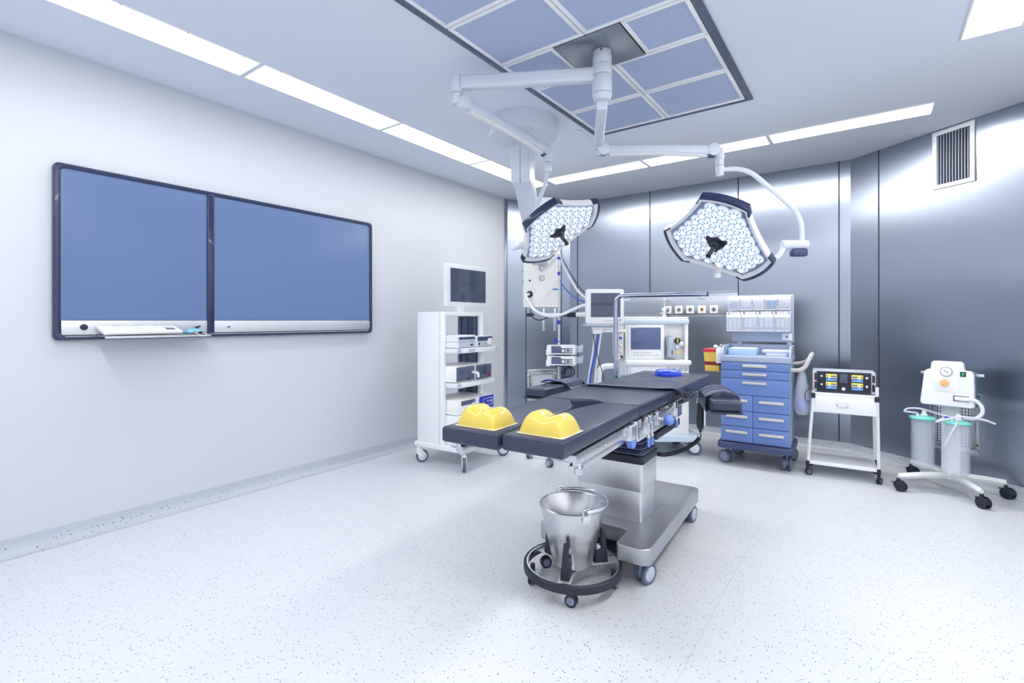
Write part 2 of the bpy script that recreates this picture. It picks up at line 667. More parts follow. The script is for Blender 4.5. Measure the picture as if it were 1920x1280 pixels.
ALC = math.atan2(0.73, 0.58)
ARC = math.atan2(4.954 - 6.13, 1.35 + 0.152)
for t in (0.30, 0.86):
    vjoint(-4.0 + 0.58 * t, 5.40 + 0.73 * t, ALC)
for x in (-3.30, -2.262, -1.218, -0.25):
    vjoint(x, 6.128, 0)
for t in (0.153, 0.92):
    vjoint(-0.152 + 1.502 * t, 6.13 - 1.176 * t, ARC)
# steel service band across the back wall that carries the gas outlets
g = G()
g.bb(-3.28, -1.222, 6.118, 6.13, 1.405, 1.69, 0.004)
g.bb(-3.28, -1.222, 6.108, 6.13, 1.685, 1.694, 0.002)
g.bb(-3.28, -1.222, 6.110, 6.13, 1.40, 1.41, 0.002)
trim(g, 'steel_trim')
# end strip where the painted wall meets the steel
g = G()
g.bb(-4.0, -3.985, 5.34, 5.41, 0.09, 2.99, 0.002)
trim(g, 'steel_trim')
# ceiling access hatch beside the pendant
g = G()
hx = [(-2.03, 3.80), (-2.46, 3.80), (-2.46, 4.28), (-2.03, 4.28)]
for (x0, x1, y0, y1) in ((-2.47, -2.02, 3.79, 3.80), (-2.47, -2.02, 4.28, 4.29), (-2.47, -2.46, 3.79, 4.29), (-2.03, -2.02, 3.79, 4.29)):
    g.bb(x0, x1, y0, y1, H - 0.004, H)
trim(g, 'ceil')

# ------------------------------------------------------------------ recessed ceiling lights
def light_panel(x0, x1, y0, y1, label, group, row):
    t = thing('ceiling_light', label, 'ceiling light', ((x0 + x1) / 2, (y0 + y1) / 2, H), 0, group)
    hx_, hy = (x1 - x0) / 2, (y1 - y0) / 2
    g = G()
    fw, z0 = 0.012, -0.006
    g.bb(-hx_, hx_, -hy, -hy + fw, z0, 0, 0.001)
    g.bb(-hx_, hx_, hy - fw, hy, z0, 0, 0.001)
    g.bb(-hx_, -hx_ + fw, -hy + fw, hy - fw, z0, 0, 0.001)
    g.bb(hx_ - fw, hx_, -hy + fw, hy - fw, z0, 0, 0.001)
    g.build('frame', 'white', t)
    g = G()
    g.bb(-hx_ + fw, hx_ - fw, -hy + fw, hy - fw, -0.004, -0.001)
    g.build('diffuser', 'diff', t)
    long_x = hx_ > hy
    sc0 = None
    for k in (-0.8, -0.27, 0.27, 0.8):
        px, py = (k * hx_, -hy + 0.006) if long_x else (hx_ - 0.006, k * hy)
        if sc0 is None:
            g = G()
            g.cyl((0, 0, -0.0085), (0, 0, -0.004), 0.0045, n=8)
            sc0 = g.build('screw', 'grey', t)
        else:
            c_ = sc0.copy()
            COL.objects.link(c_)
            c_.parent = t
            sc0 = c_
        sc0.location = (px, py, 0)
    # the downlight of this panel, behind its prismatic diffuser
    ld = bpy.data.lights.new('panel_light', 'AREA')
    ld.shape = 'RECTANGLE'
    ld.size, ld.size_y = 2 * hx_ - 0.03, 2 * hy - 0.03
    ld.energy = WATTS[row]
    ld.color = LIGHT_COL
    ld.spread = PANEL_SPREAD if row == 'left' else PI
    lo_ = bpy.data.objects.new('panel_light', ld)
    COL.objects.link(lo_)
    lo_.parent = t
    lo_.location = (0, 0, -0.008)
    return t


LG = 'recessed ceiling light panels'
for (y0, y1, lb) in ((3.965, 5.125, 'long bright ceiling panel of the left row farthest from the camera, behind the pendant arm'),
                     (2.795, 3.955, 'long bright ceiling panel of the left row, ending level with the pendant drum'),
                     (1.632, 2.785, 'long bright ceiling panel of the left row above the right half of the wall screens'),
                     (0.46, 1.622, 'long bright ceiling panel of the left row cut by the top edge of the photo')):
    light_panel(-3.43, -3.145, y0, y1, lb, LG, 'left')
for (x0, x1, lb) in ((-3.07, -1.905, 'long bright ceiling panel of the back row nearest the left wall'),
                     (-1.895, -0.738, 'long bright ceiling panel of the back row behind the right lamp arm'),
                     (-0.728, 0.41, 'bright back row ceiling panel at its free right end near the slatted vent')):
    light_panel(x0, x1, 4.88, 5.145, lb, LG, 'back')
for (y0, y1, lb) in ((2.75, 3.90, 'bright ceiling panel in the top right corner of the photo'),
                     (1.58, 2.74, 'ceiling panel of the right row beside the camera, second from the back'),
                     (0.41, 1.57, 'ceiling panel of the right row above the camera')):
    light_panel(0.43, 0.70, y0, y1, lb, LG, 'right')
for (x0, x1, lb) in ((-3.07, -1.905, 'ceiling panel of the front row behind the camera at its left end'),
                     (-1.895, -0.738, 'ceiling panel of the front row behind the camera in its middle'),
                     (-0.728, 0.41, 'ceiling panel of the front row behind the camera at its right end')):
    light_panel(x0, x1, 0.14, 0.40, lb, LG, 'front')

# ------------------------------------------------------------------ laminar airflow field in the ceiling
t = thing('laminar_airflow_ceiling', 'large grey gridded air filter field in the ceiling above the operating table', 'air filter ceiling', (-1.325, 2.735, H))
XS = [-0.600, 0.004, 0.586]
YS = [-1.235, -0.705, -0.195, 0.205, 0.705, 1.235]
g = G()
for (x0, x1, y0, y1) in ((-0.645, -0.600, -1.28, 1.28), (0.586, 0.632, -1.28, 1.28), (-0.600, 0.586, 1.235, 1.28), (-0.600, 0.586, -1.28, -1.235)):
    g.bb(x0, x1, y0, y1, -0.012, 0.0, 0.002)
g.build('border_flange', mat('dull_steel_flange', (112, 122, 140), 0.35, 0.8, mottle=0.12, scale=8), t)
g = G()
g.bb(-0.600, 0.586, -1.235, 1.235, -0.003, 0.0)
g.build('backing', 'seam', t)


def filt(x0, x1, y0, y1):
    fw = 0.024
    e = 0.003
    x0 += e; x1 -= e; y0 += e; y1 -= e
    g = G()
    g.bb(x0, x1, y0, y0 + fw, -0.014, -0.003, 0.002)
    g.bb(x0, x1, y1 - fw, y1, -0.014, -0.003, 0.002)
    g.bb(x0, x0 + fw, y0 + fw, y1 - fw, -0.014, -0.003, 0.002)
    g.bb(x1 - fw, x1, y0 + fw, y1 - fw, -0.014, -0.003, 0.002)
    p = g.build('filter_frame', 'white', t)
    g = G()
    g.bb(x0 + fw, x1 - fw, y0 + fw, y1 - fw, -0.0075, -0.0035)
    g.build('filter_mesh', 'filter', p)


for j in range(5):
    if j == 2:
        filt(XS[0], -0.212, YS[2], YS[3])
        filt(0.216, XS[2], YS[2], YS[3])
    else:
        filt(XS[0], XS[1], YS[j], YS[j + 1])
        filt(XS[1], XS[2], YS[j], YS[j + 1])
g = G()
g.bb(-0.208, 0.212, -0.192, 0.202, -0.018, -0.003, 0.003)
g.build('mounting_plate', mat('dull_zinc_plate', (150, 156, 164), 0.3, 0.9, mottle=0.08, scale=6), t)
# ------------------------------------------------------------------ operating table
TLOC, TROT = (-1.21, 2.8, 0), R(3)
TX = tr(*TLOC) @ rotz(TROT)
tb = thing('operating_table', 'black padded operating table on a stainless steel column and base', 'operating table', TLOC, TROT)
TOP, UND = 0.93, 0.866


def sh(y):
    return 0.026 * (-0.45 - y)


def pad_part(name, poly, z0=UND, z1=TOP, bev=0.012):
    g = G()
    g.prism(poly, z0, z1, bev, 3)
    return g.build(name, 'vinyl', tb)


rl = [(0.012, -1.335), (0.265, -1.335), (0.265, -0.462), (0.092, -0.466), (0.07, -0.505), (0.05, -0.565), (0.03, -0.66), (0.012, -0.80)]
ll = [(-0.265, -1.355), (0.002, -1.355), (0.002, -0.80), (0.0, -0.70), (-0.03, -0.61), (-0.075, -0.54), (-0.105, -0.475), (-0.265, -0.472)]
pad_part('leg_cushion', [(x + sh(y), y) for x, y in rl])
pad_part('leg_cushion', [(x + sh(y), y) for x, y in ll])
cut = [(-0.11 + 0.19 * i / 10, -0.462 + 0.055 * math.sin(PI * i / 10) ** 0.8) for i in range(11)]
pad_part('seat_cushion', [(-0.27, -0.458)] + cut + [(0.265, -0.455), (0.265, 0.155), (-0.27, 0.155)])
pad_part('back_cushion', [(-0.27, 0.163), (0.265, 0.163), (0.265, 0.705), (-0.27, 0.705)])
pad_part('back_cushion', [(-0.27, 0.711), (0.265, 0.711), (0.265, 0.885), (-0.27, 0.885)])
pad_part('head_cushion', [(-0.27, 0.891), (0.265, 0.891), (0.265, 1.25), (-0.27, 1.25)])
# under boards and frames
g = G()
for x0, x1 in ((-0.24, -0.01), (0.03, 0.255)):
    g.prism([(x + sh(y), y) for x, y in ((x0, -1.20), (x1, -1.20), (x1, -0.50), (x0, -0.50))], 0.848, UND, 0.003)
g.bb(-0.25, 0.25, -0.44, 1.22, 0.846, UND, 0.004)
g.build('cushion_board', 'dark', tb)
for s in (-1, 1):
    # leg section rail
    x = 0.268 if s > 0 else -0.262
    g = G()
    poly = [(x - 0.008, -1.25), (x + 0.008, -1.25), (x + 0.008, -0.47), (x - 0.008, -0.47)]
    g.prism([(a + sh(b), b) for a, b in poly], 0.826, 0.866, 0.002)
    g.prism([(a - s * 0.012 + sh(b), b) for a, b in poly], 0.790, 0.826, 0.002)
    g.cyl((x + sh(-1.2) - 0.03, -1.215, 0.806), (x + sh(-1.2) + 0.014, -1.215, 0.806), 0.021, n=20, bev=0.003)
    for yy in (-1.19, -0.95, -0.72, -0.62):
        g.cyl((x + sh(yy), yy, 0.836), (x + sh(yy) + s * 0.011, yy, 0.836), 0.006, n=12, bev=0.001)
    g.build('leg_rail', 'metal', tb)
    # leg joint block with blue half-round release grip
    g = G()
    xx = 0.284 if s > 0 else -0.284
    g.bb(xx - 0.02, xx + 0.02, -0.69, -0.60, 0.80, 0.868, 0.006)
    g.bb(xx - 0.014, xx + 0.022, -0.62, -0.585, 0.79, 0.875, 0.005)
    k = g.build('joint_block', 'metal', tb)
    g = G()
    half = [(0.0, 0.0)] + [(0.034 * math.cos(-PI * i / 16), 0.040 * math.sin(-PI * i / 16)) for i in range(17)]
    g.prism(half[1:], -0.014, 0.014, 0.004, X=tr(xx + 0.004, -0.645, 0.80) @ rotz(PI / 2) @ rotx(PI / 2))
    g.build('release_grip', 'knob', k)
    # seat section side plate and rail
    xs = 0.245 * s
    g = G()
    g.bb(xs - 0.007, xs + 0.007, -0.44, 0.42, 0.742, 0.852, 0.003)
    g.bb(xs - 0.012, xs + 0.012, -0.30, -0.22, 0.742, 0.86, 0.004)
    g.build('side_plate', 'metal', tb)
    g = G()
    xr = 0.285 * s
    g.bb(xr - 0.005, xr + 0.005, -0.455, 0.14, 0.822, 0.852, 0.002)
    g.bb(xr - 0.005, xr + 0.005, 0.17, 0.72, 0.832, 0.862, 0.002)
    for yy in (-0.40, -0.1, 0.1, 0.22, 0.45, 0.68):
        g.cyl((0.24 * s, yy, 0.84), (xr, yy, 0.84), 0.011, n=12)
    g.build('accessory_rail', 'metal', tb)
    # rail clamps with blue grips
    for (yy, z, kind) in ((-0.43, 0.80, 'lever'), (-0.375, 0.80, 'lever'), (0.10, 0.80, 'lever'), (-0.235, 0.828, 'ball')):
        g = G()
        xc = 0.296 * s
        if kind == 'ball':
            g.bb(xr - 0.016, xr + 0.016, yy - 0.035, yy + 0.035, 0.80, 0.866, 0.004)
            g.cyl((xr, yy, z), (xr + s * 0.042, yy, z), 0.011, n=16)
            k = g.build('rail_clamp', 'metal', tb)
            h = G()
            h.ball((xr + s * 0.062, yy, z), 0.028, n=20)
            h.build('clamp_knob', 'knob', k)
        else:
            g.bb(xr - 0.014, xr + 0.016, yy - 0.02, yy + 0.02, 0.79, 0.87, 0.003)
            g.bb(xr + 0.002, xr + 0.024, yy - 0.012, yy + 0.012, 0.80, 0.84, 0.003)
            g.cyl((xr + s * 0.014, yy, 0.80), (xr + s * 0.016, yy, 0.772), 0.006, n=10)
            g.ball((xr + s * 0.015, yy, 0.772), 0.010, n=12)
            k = g.build('rail_clamp', 'metal', tb)
            h = G()
            h.box((xr + s * 0.016, yy, 0.744), (0.014, 0.018, 0.046), 0.006, 3)
            h.build('clamp_lever', 'knob', k)
g = G()
g.bb(-0.20, 0.20, -0.34, 0.36, 0.74, 0.85, 0.01)
for sx_ in (-1, 1):
    g.bb(sx_ * 0.17, sx_ * 0.235, -0.06, 0.44, 0.672, 0.715, 0.006)
g.bb(-0.17, 0.17, -0.17, 0.14, 0.71, 0.76, 0.01)
g.build('chassis', 'dark', tb)
# bellows
g = G()
nb = 5
for i in range(nb):
    z0 = 0.586 + i * 0.0295
    wx = 0.204 - 0.007 * i
    wy = 0.135 - 0.006 * i
    bm_ = [(wx - 0.022, wy - 0.018, z0), (wx, wy, z0 + 0.010), (wx, wy, z0 + 0.016), (wx - 0.026, wy - 0.02, z0 + 0.028)]
    for (a, b) in zip(bm_, bm_[1:]):
        pa = rrect(-a[0], a[0], -a[1] - 0.025, a[1] - 0.025, 0.02, 4)
        pb = rrect(-b[0], b[0], -b[1] - 0.025, b[1] - 0.025, 0.02, 4)
        o = len(g.v)
        n = len(pa)
        g.v += [(p[0] - 0.02, p[1], a[2]) for p in pa] + [(p[0] - 0.02, p[1], b[2]) for p in pb]
        for k in range(n):
            g.f.append([o + k, o + (k + 1) % n, o + n + (k + 1) % n, o + n + k])
            g.m.append(0)
g.bb(-0.165, 0.125, -0.12, 0.07, 0.60, 0.73)
g.build('bellows', 'bellows', tb)
g = G()
g.prism(rrect(-0.228, 0.188, -0.168, 0.118, 0.02), 0.545, 0.590, 0.006)
g.build('bellows_collar', 'black', tb)
g = G()
g.prism(rrect(-0.222, 0.182, -0.160, 0.110, 0.018), 0.39, 0.548, 0.002)
g.prism(rrect(-0.214, 0.174, -0.152, 0.102, 0.016), 0.215, 0.395, 0.002)
g.bb(-0.021, -0.019, -0.1612, -0.16, 0.40, 0.54)
g.bb(-0.021, -0.019, -0.1532, -0.152, 0.225, 0.395)
g.build('column', 'metal_b', tb)
base = []


def arc(cx, cy, r, a0, a1, n=6):
    return [(cx + r * math.cos(R(a0 + (a1 - a0) * i / n)), cy + r * math.sin(R(a0 + (a1 - a0) * i / n))) for i in range(n + 1)]


bp = arc(0.265, -0.415, 0.05, -90, 0) + arc(0.275, 0.595, 0.04, 0, 90) + arc(-0.275, 0.595, 0.04, 90, 180) + arc(-0.265, -0.415, 0.05, 180, 270)
bp += arc(-0.175, -0.445, 0.02, -90, 0, 4) + arc(-0.125, -0.30, 0.03, 180, 90, 4) + arc(0.11, -0.30, 0.03, 90, 0, 4) + arc(0.16, -0.445, 0.02, 180, 270, 4)
g = G()
g.prism(bp, 0.135, 0.22, 0.006, 3)
g.build('base', 'base_steel', tb)
g = G()
g.bb(-0.14, 0.13, -0.255, 0.55, 0.06, 0.14, 0.01)
g.build('base_undertray', 'dark', tb)
for (x, y, az) in ((0.245, -0.375, R(70)), (-0.245, -0.375, R(100)), (0.255, 0.555, R(80)), (-0.255, 0.555, R(95))):
    caster(tb, x, y, 0.055, 0.034, 0.14, az, 'grey', 'slate', 'ltgrey', True, off=0.03)

# arm boards with wrist cuffs
def arm_board(px, py, ang, nm):
    X = tr(px, py, 0) @ rotz(ang)
    g = G()
    g.bb(-0.085, 0.085, 0.0, 0.60, 0.815, 0.828, 0.004)
    g.bb(-0.012, 0.012, 0.10, 0.62, 0.795, 0.816, 0.003)
    g.cyl((0, 0.08, 0.80), (0, 0.08, 0.816), 0.012, n=12)
    p = g.build('arm_board', 'dark', tb, X)
    g = G()
    g.bb(-0.082, 0.082, 0.005, 0.60, 0.828, 0.888, 0.014, 3)
    g.build('arm_pad', 'vinyl', p)
    return p, X


p, X = arm_board(0.565, 0.17, R(19), 'r')
g = G()
cuff = [(-0.095, 0.80), (-0.104, 0.845), (-0.098, 0.892), (-0.06, 0.918), (0.0, 0.932), (0.05, 0.924), (0.09, 0.898), (0.100, 0.872)]
cin = [(a * 0.93, z - 0.012 if abs(a) < 0.09 else z) for a, z in cuff]
g.prism(cuff + cin[::-1], 0.0, 0.30, 0.004, X=tr(0, 0.44, 0) @ rotx(PI / 2))
for yy in (0.24, 0.34):
    pass
c_ = g.build('wrist_cuff', 'vinyl2', p)
g = G()
for yy in (0.24, 0.34):
    pts = [(a * 1.012, yy, z + 0.002) for a, z in cuff]
    g.tube(pts, 0.0014, n=6, sub=2)
g.build('seam', 'dark', c_)
p, X = arm_board(-0.637, 0.045, R(-1), 'l')
g = G()
cuf2 = [(-0.092, 0.85), (-0.088, 0.892), (-0.03, 0.906), (0.04, 0.912), (0.088, 0.90), (0.100, 0.868), (0.14, 0.86)]
cin2 = [(a, z - 0.010) for a, z in cuf2]
g.prism(cuf2 + cin2[::-1], 0.0, 0.26, 0.003, X=tr(0, 0.56, 0) @ rotx(PI / 2))
c_ = g.build('wrist_cuff', 'vinyl2', p)
g = G()
g.tube([(-0.085, 0.26, 0.90), (-0.05, 0.24, 0.915), (-0.01, 0.25, 0.92), (0.03, 0.27, 0.91)], 0.012, n=8, flat=(0.5, 1.6))
g.build('cuff_fold', 'royal', c_)
# body strap across the seat
g = G()
g.tube([(-0.335, 0.10, 0.875), (-0.30, 0.10, 0.915), (-0.25, 0.105, 0.938), (-0.1, 0.12, 0.939), (0.08, 0.13, 0.939), (0.18, 0.145, 0.940), (0.245, 0.19, 0.938), (0.285, 0.25, 0.915), (0.318, 0.305, 0.872)], 0.046, n=16, sub=6, flat=(0.13, 1.0))
g.build('body_strap', 'vinyl2', tb)
g = G()
g.tube([(-0.33, 0.10, 0.876), (-0.30, 0.10, 0.85)], 0.04, n=12, flat=(0.1, 1.0), sub=1)
g.tube([(0.318, 0.305, 0.875), (0.30, 0.31, 0.845)], 0.04, n=12, flat=(0.12, 1.0), sub=1)
g.build('strap_end', 'dark', tb)


# gel heel cups -------------------------------------------------------------
def gel_pad(cx, cy, label, rz):
    t = thing('gel_heel_pad', label, 'gel pad', tuple(TX @ Vector((cx, cy, TOP))), TROT + rz, 'yellow gel heel pads')
    g = G()
    nx, ny = 36, 24
    hx_, hy = 0.094, 0.082

    def top(u, v):
        # saddle: two humps across the table, a valley between
        hump = 0.078 - 0.018 * math.exp(-((u - 0.02) / 0.38) ** 2) - 0.004 * u - 0.003 * v * math.exp(-(u / 0.4) ** 2)
        e = max(0.0, 1 - abs(v) ** 4.5) ** 0.5
        e2 = max(0.0, 1 - abs(u) ** 4.6) ** 0.5
        return hump * e * e2

    ids = []
    for j in range(ny + 1):
        row = []
        for i in range(nx + 1):
            u, v = math.sin(PI / 2 * (-1 + 2 * i / nx)), math.sin(PI / 2 * (-1 + 2 * j / ny))
            # squircle plan
            k = 1 - 0.06 * (u * u * v * v)
            zz = top(u, v)
            inw = 1 - 0.06 * min(1, zz / 0.08)
            g.v.append((u * hx_ * k * inw, v * hy * k * inw, 0.003 + zz))
            row.append(len(g.v) - 1)
        ids.append(row)
    for j in range(ny):
        for i in range(nx):
            g.f.append([ids[j][i], ids[j][i + 1], ids[j + 1][i + 1], ids[j + 1][i]])
            g.m.append(0)
    edge = ids[0] + [r[-1] for r in ids[1:]] + ids[-1][-2::-1] + [r[0] for r in ids[-2:0:-1]]
    g.f.append(edge[::-1])
    g.m.append(0)
    g.build('gel_body', 'gel', t, sharp=80)
    g = G()
    g.prism(rrect(-0.100, 0.100, -0.087, 0.087, 0.012), 0.0005, 0.0035, 0.001)
    g.build('film_rim', 'gelrim', t)


gel_pad(0.172, -1.218, 'yellow gel heel pad on the right leg section, nearer the camera', R(-1))
gel_pad(-0.108, -1.238, 'yellow gel heel pad on the left leg section, beside the equipment tower', R(-1))
# blue gel head ring
t = thing('head_ring', 'blue clear gel head ring lying on the head end of the operating table', 'head ring', tuple(TX @ Vector((0.003, 1.0, TOP))))
g = G()
prof = [(0.035, 0.002), (0.034, 0.02), (0.046, 0.036), (0.062, 0.044), (0.078, 0.042), (0.092, 0.034), (0.100, 0.02), (0.102, 0.006), (0.102, 0.002), (0.035, 0.002)]
g.lathe(prof, n=40)
g.build('ring_body', 'gelblue', t, sharp=60)
g = G()
g.lathe([(0.098, 0.0005), (0.112, 0.0005), (0.112, 0.004), (0.100, 0.004)], n=40)
g.build('film_rim', 'gelblue', t)

# anaesthesia screen bow on the left rail
t = thing('anesthesia_screen_bow', 'chrome pipe rising at the table head and bent over to the right', 'pipe frame', TLOC, TROT)
g = G()
pts = [(-0.305, 0.70, 0.80), (-0.305, 0.70, 1.1), (-0.305, 0.70, 1.46), (-0.296, 0.701, 1.512), (-0.268, 0.705, 1.532), (-0.22, 0.709, 1.537), (0.02, 0.752, 1.537), (0.334, 0.80, 1.537)]
g.tube(pts, 0.0155, n=14, sub=5)
g.build('pipe', 'pipe', t)
g = G()
g.cyl((0.330, 0.7995, 1.537), (0.338, 0.8005, 1.537), 0.0165, n=16)
g.build('end_cap', 'black', t)
for x0 in (-0.24, 0.285):
    g = G()
    y0 = 0.70 + (x0 + 0.3) * 0.155
    g.tube([(x0, y0, 1.527), (x0 - 0.004, y0, 1.505), (x0 + 0.002, y0, 1.503), (x0 + 0.04, y0 + 0.006, 1.503), (x0 + 0.042, y0 + 0.006, 1.527)], 0.003, n=8, sub=2)
    g.build('hook', 'chrome', t)
g = G()
g.bb(-0.33, -0.275, 0.67, 0.73, 0.80, 0.865, 0.006)
g.build('socket', 'metal', t)

# hand control with coiled cable
t = thing('hand_control', 'black hand control hanging under the right arm board with a coiled cable', 'remote control', TLOC, TROT)
g = G()
Xh = tr(0.336, 0.56, 0.0) @ rotz(R(30))
outl = [(-0.020, 0.80), (0.020, 0.80), (0.022, 0.74), (0.017, 0.68), (0.020, 0.645), (0.014, 0.632), (-0.014, 0.632), (-0.022, 0.65), (-0.024, 0.70), (-0.018, 0.75)]
g.prism(outl, -0.012, 0.012, 0.004, X=Xh @ rotx(PI / 2))
g.bb(-0.008, 0.008, -0.01, 0.01, 0.612, 0.634, 0.003, X=Xh)
g.build('handset', 'dark', t)
g = G()
g.bb(-0.006, 0.006, -0.02, -0.0115, 0.66, 0.79, 0.001, X=tr(0.022, 0, 0) @ Xh)
g.bb(-0.02, 0.02, 0.008, 0.016, 0.79, 0.835, 0.002, X=Xh)
g.build('hanger', 'metal', t)
path = [Vector(p) for p in ((0.336, 0.56, 0.614), (0.338, 0.565, 0.585), (0.33, 0.56, 0.57), (0.31, 0.53, 0.545), (0.275, 0.44, 0.522), (0.235, 0.31, 0.515), (0.20, 0.20, 0.525), (0.185, 0.12, 0.545))]
g = G()
g.tube([path[0], path[1], path[2]], 0.0035, n=8)
# resample the rest and wind the coil round it
rs = []
for a, b in zip(path[2:], path[3:]):
    for k in range(16):
        rs.append(a.lerp(b, k / 16))
sm = rs[:]
for _ in range(12):
    sm = [sm[0]] + [(sm[i - 1] + sm[i] * 2 + sm[i + 1]) / 4 for i in range(1, len(sm) - 1)] + [sm[-1]]
coil = []
turns = 44
tot = turns * 9
for i in range(tot):
    f = i / (tot - 1) * (len(sm) - 1)
    k = min(int(f), len(sm) - 2)
    c = sm[k].lerp(sm[k + 1], f - k)
    d = (sm[k + 1] - sm[k]).normalized()
    x = d.cross(Vector((0, 0, 1))).normalized()
    y = x.cross(d)
    a = 2 * PI * i / 9
    coil.append(c + x * 0.0105 * math.cos(a) + y * 0.0105 * math.sin(a))
g.tube(coil, 0.0034, n=6, sub=1)
g.build('coiled_cable', 'black', t)

# ------------------------------------------------------------------ kick bucket
BC = (-1.235, 2.24, 0)
t = thing('bucket_stand', 'low black ringed wheeled stand under the steel bucket', 'bucket stand', BC)
g = G()
g.lathe([(0.236, 0.074), (0.246, 0.072), (0.252, 0.078), (0.253, 0.094), (0.252, 0.110), (0.246, 0.116), (0.236, 0.114)], n=56)
g.build('rubber_bumper', 'black', t)
g = G()
g.lathe([(0.237, 0.114), (0.230, 0.114), (0.230, 0.074), (0.237, 0.074)], n=56)
g.build('ring', 'metal', t)
for a in (-73, 47, 167):
    X = rotz(R(a))
    g = G()
    g.bb(0.06, 0.232, -0.032, 0.032, 0.098, 0.103, 0.001, X=X)
    sp = g.build('spoke', 'metal_d', t)
    g = G()
    prof = [(0.112, 0.103), (0.185, 0.103), (0.176, 0.24), (0.168, 0.268), (0.155, 0.272), (0.150, 0.262), (0.152, 0.175), (0.135, 0.165), (0.118, 0.155)]
    g.prism(prof, -0.023, 0.023, 0.004, X=rotx(PI / 2))
    g.v = [tuple(X @ Vector((p[0], p[1] * (1 - 0.58 * min(1, max(0, (p[2] - 0.103) / 0.165))), p[2]))) for p in g.v]
    g.build('support_post', 'black', sp)
    g = G()
    g.bb(0.126, 0.148, -0.014, 0.014, 0.165, 0.188, 0.003, X=X)
    g.build('post_clip', 'metal', sp)
g = G()
g.lathe([(0.0, 0.098), (0.075, 0.098), (0.075, 0.104), (0.0, 0.104)], n=24)
g.build('hub_plate', 'metal', t)
for a in (-66, 20, 92, 160, -146):
    x, y = 0.205 * math.cos(R(a)), 0.205 * math.sin(R(a))
    caster(t, x, y, 0.030, 0.016, 0.098, R(a + 75), 'black', 'dark', 'grey', True, off=0.012)
t = thing('steel_bucket', 'open polished steel bucket standing in the black ringed wheeled stand', 'bucket', BC)
g = G()
zb, zt, rb, rt = 0.112, 0.412, 0.102, 0.166
g.lathe([(0.0, zb), (rb - 0.006, zb), (rb, zb + 0.006), (rt - 0.001, zt - 0.008), (rt + 0.005, zt - 0.005), (rt + 0.006, zt), (rt + 0.002, zt + 0.003), (rt - 0.003, zt - 0.003), (rb - 0.001, zb + 0.01), (0.0, zb + 0.008)], n=64)
g.build('pail', mat('polished_steel_bucket', (214, 216, 220), 0.27, 1.0, mottle=0.03), t, sharp=50)
for a in (-38, 142):
    g = G()
    X = rotz(R(a)) @ tr(rt + 0.004, 0, zt - 0.014)
    g.torus((0, 0, 0), 0.021, 0.0045, 20, 8, X=X @ tr(0, 0, 0.024) @ roty(PI / 2), sz=1.2)
    g.bb(-0.004, 0.004, -0.02, 0.02, -0.028, 0.008, 0.002, X=X)
    g.build('ear', 'chrome', t)
g = G()
bail = []
for i in range(25):
    a = R(-38 + 180 * i / 24)
    rr = rt + 0.012
    bail.append((rr * math.cos(a), rr * math.sin(a), zt + 0.013 + 0.004 * math.sin(PI * i / 24)))
g.tube(bail, 0.008, n=8, sub=1, flat=(1.1, 0.5))
g.build('bail_handle', 'chrome', t)
# ------------------------------------------------------------------ operating lamps on their ceiling arms
LC = Vector((-1.314, 2.752, H))
lamp = thing('operating_lamp', 'white ceiling-mounted operating light with two jointed arms and two LED lamp heads', 'operating light', tuple(LC))


def lw(p):
    return tuple(Vector(p) - LC)


g = G()
g.cyl((0, 0, -0.018), (0, 0, -0.10), 0.057, n=32, bev=0.003)
g.cyl((0, 0, -0.102), (0, 0, -0.165), 0.060, n=32, bev=0.003)
g.cyl((0, 0, -0.167), (0, 0, -0.275), 0.060, n=32, bev=0.004)
g.cyl((0, 0, -0.276), (0, 0, -0.315), 0.061, 0.050, n=32, bev=0.006)
g.build('ceiling_tube', 'arm', lamp)
for a in (200, 290, 20):
    g = G()
    d = Vector((math.cos(R(a)), math.sin(R(a)), 0))
    g.cyl(tuple(d * 0.056 + Vector((0, 0, -0.03))), tuple(d * 0.0605 + Vector((0, 0, -0.03))), 0.006, n=10)
    g.build('bolt', 'black', lamp)


def bar(p0, p1, hz, hy, mt, name, r=0.02, par=None):
    """straight rounded box section arm between two points, hz tall and hy wide"""
    p0 = Vector(p0)
    p1 = Vector(p1)
    d = p1 - p0
    L = d.length
    x = d.normalized()
    y = Vector((0, 0, 1)).cross(x).normalized()
    z = x.cross(y)
    X = Matrix(((x.x, y.x, z.x, p0.x), (x.y, y.y, z.y, p0.y), (x.z, y.z, z.z, p0.z), (0, 0, 0, 1)))
    g = G()
    poly = rrect(-hy / 2, hy / 2, -hz / 2, hz / 2, r, 4)
    # extrude along x : map poly (u,v) -> (y,z)
    Y = X @ Matrix(((0, 0, 1, 0), (1, 0, 0, 0), (0, 1, 0, 0), (0, 0, 0, 1)))
    g.prism(poly, 0, L, 0.003, X=Y)
    return g, X, L


# upper arm to the left
e1 = Vector(lw((-2.107, 2.321, 2.845)))
d1 = Vector((e1.x, e1.y, 0)).normalized()
g, X, L = bar(tuple(d1 * 0.05 + Vector((0, 0, -0.155))), tuple(e1 - d1 * 0.03), 0.085, 0.07, 'white', 'x')
g.cyl((e1.x, e1.y, e1.z + 0.055), (e1.x, e1.y, e1.z - 0.06), 0.037, n=24, bev=0.008)
g.build('swivel_arm', 'arm', lamp)
g = G()
g.cyl((e1.x, e1.y, e1.z - 0.062), (e1.x, e1.y, e1.z - 0.13), 0.035, 0.031, n=24, bev=0.004)
k0 = Vector(lw((-2.075, 2.352, 2.728)))
k1 = Vector(lw((-2.035, 3.262, 2.676)))
dk = (k1 - k0).normalized()
sd = Vector((0, 0, 1)).cross(dk).normalized()
g.cyl(tuple(k0 - sd * 0.042), tuple(k0 + sd * 0.030), 0.044, n=24, bev=0.006)
j = g.build('elbow_joint', 'arm', lamp)


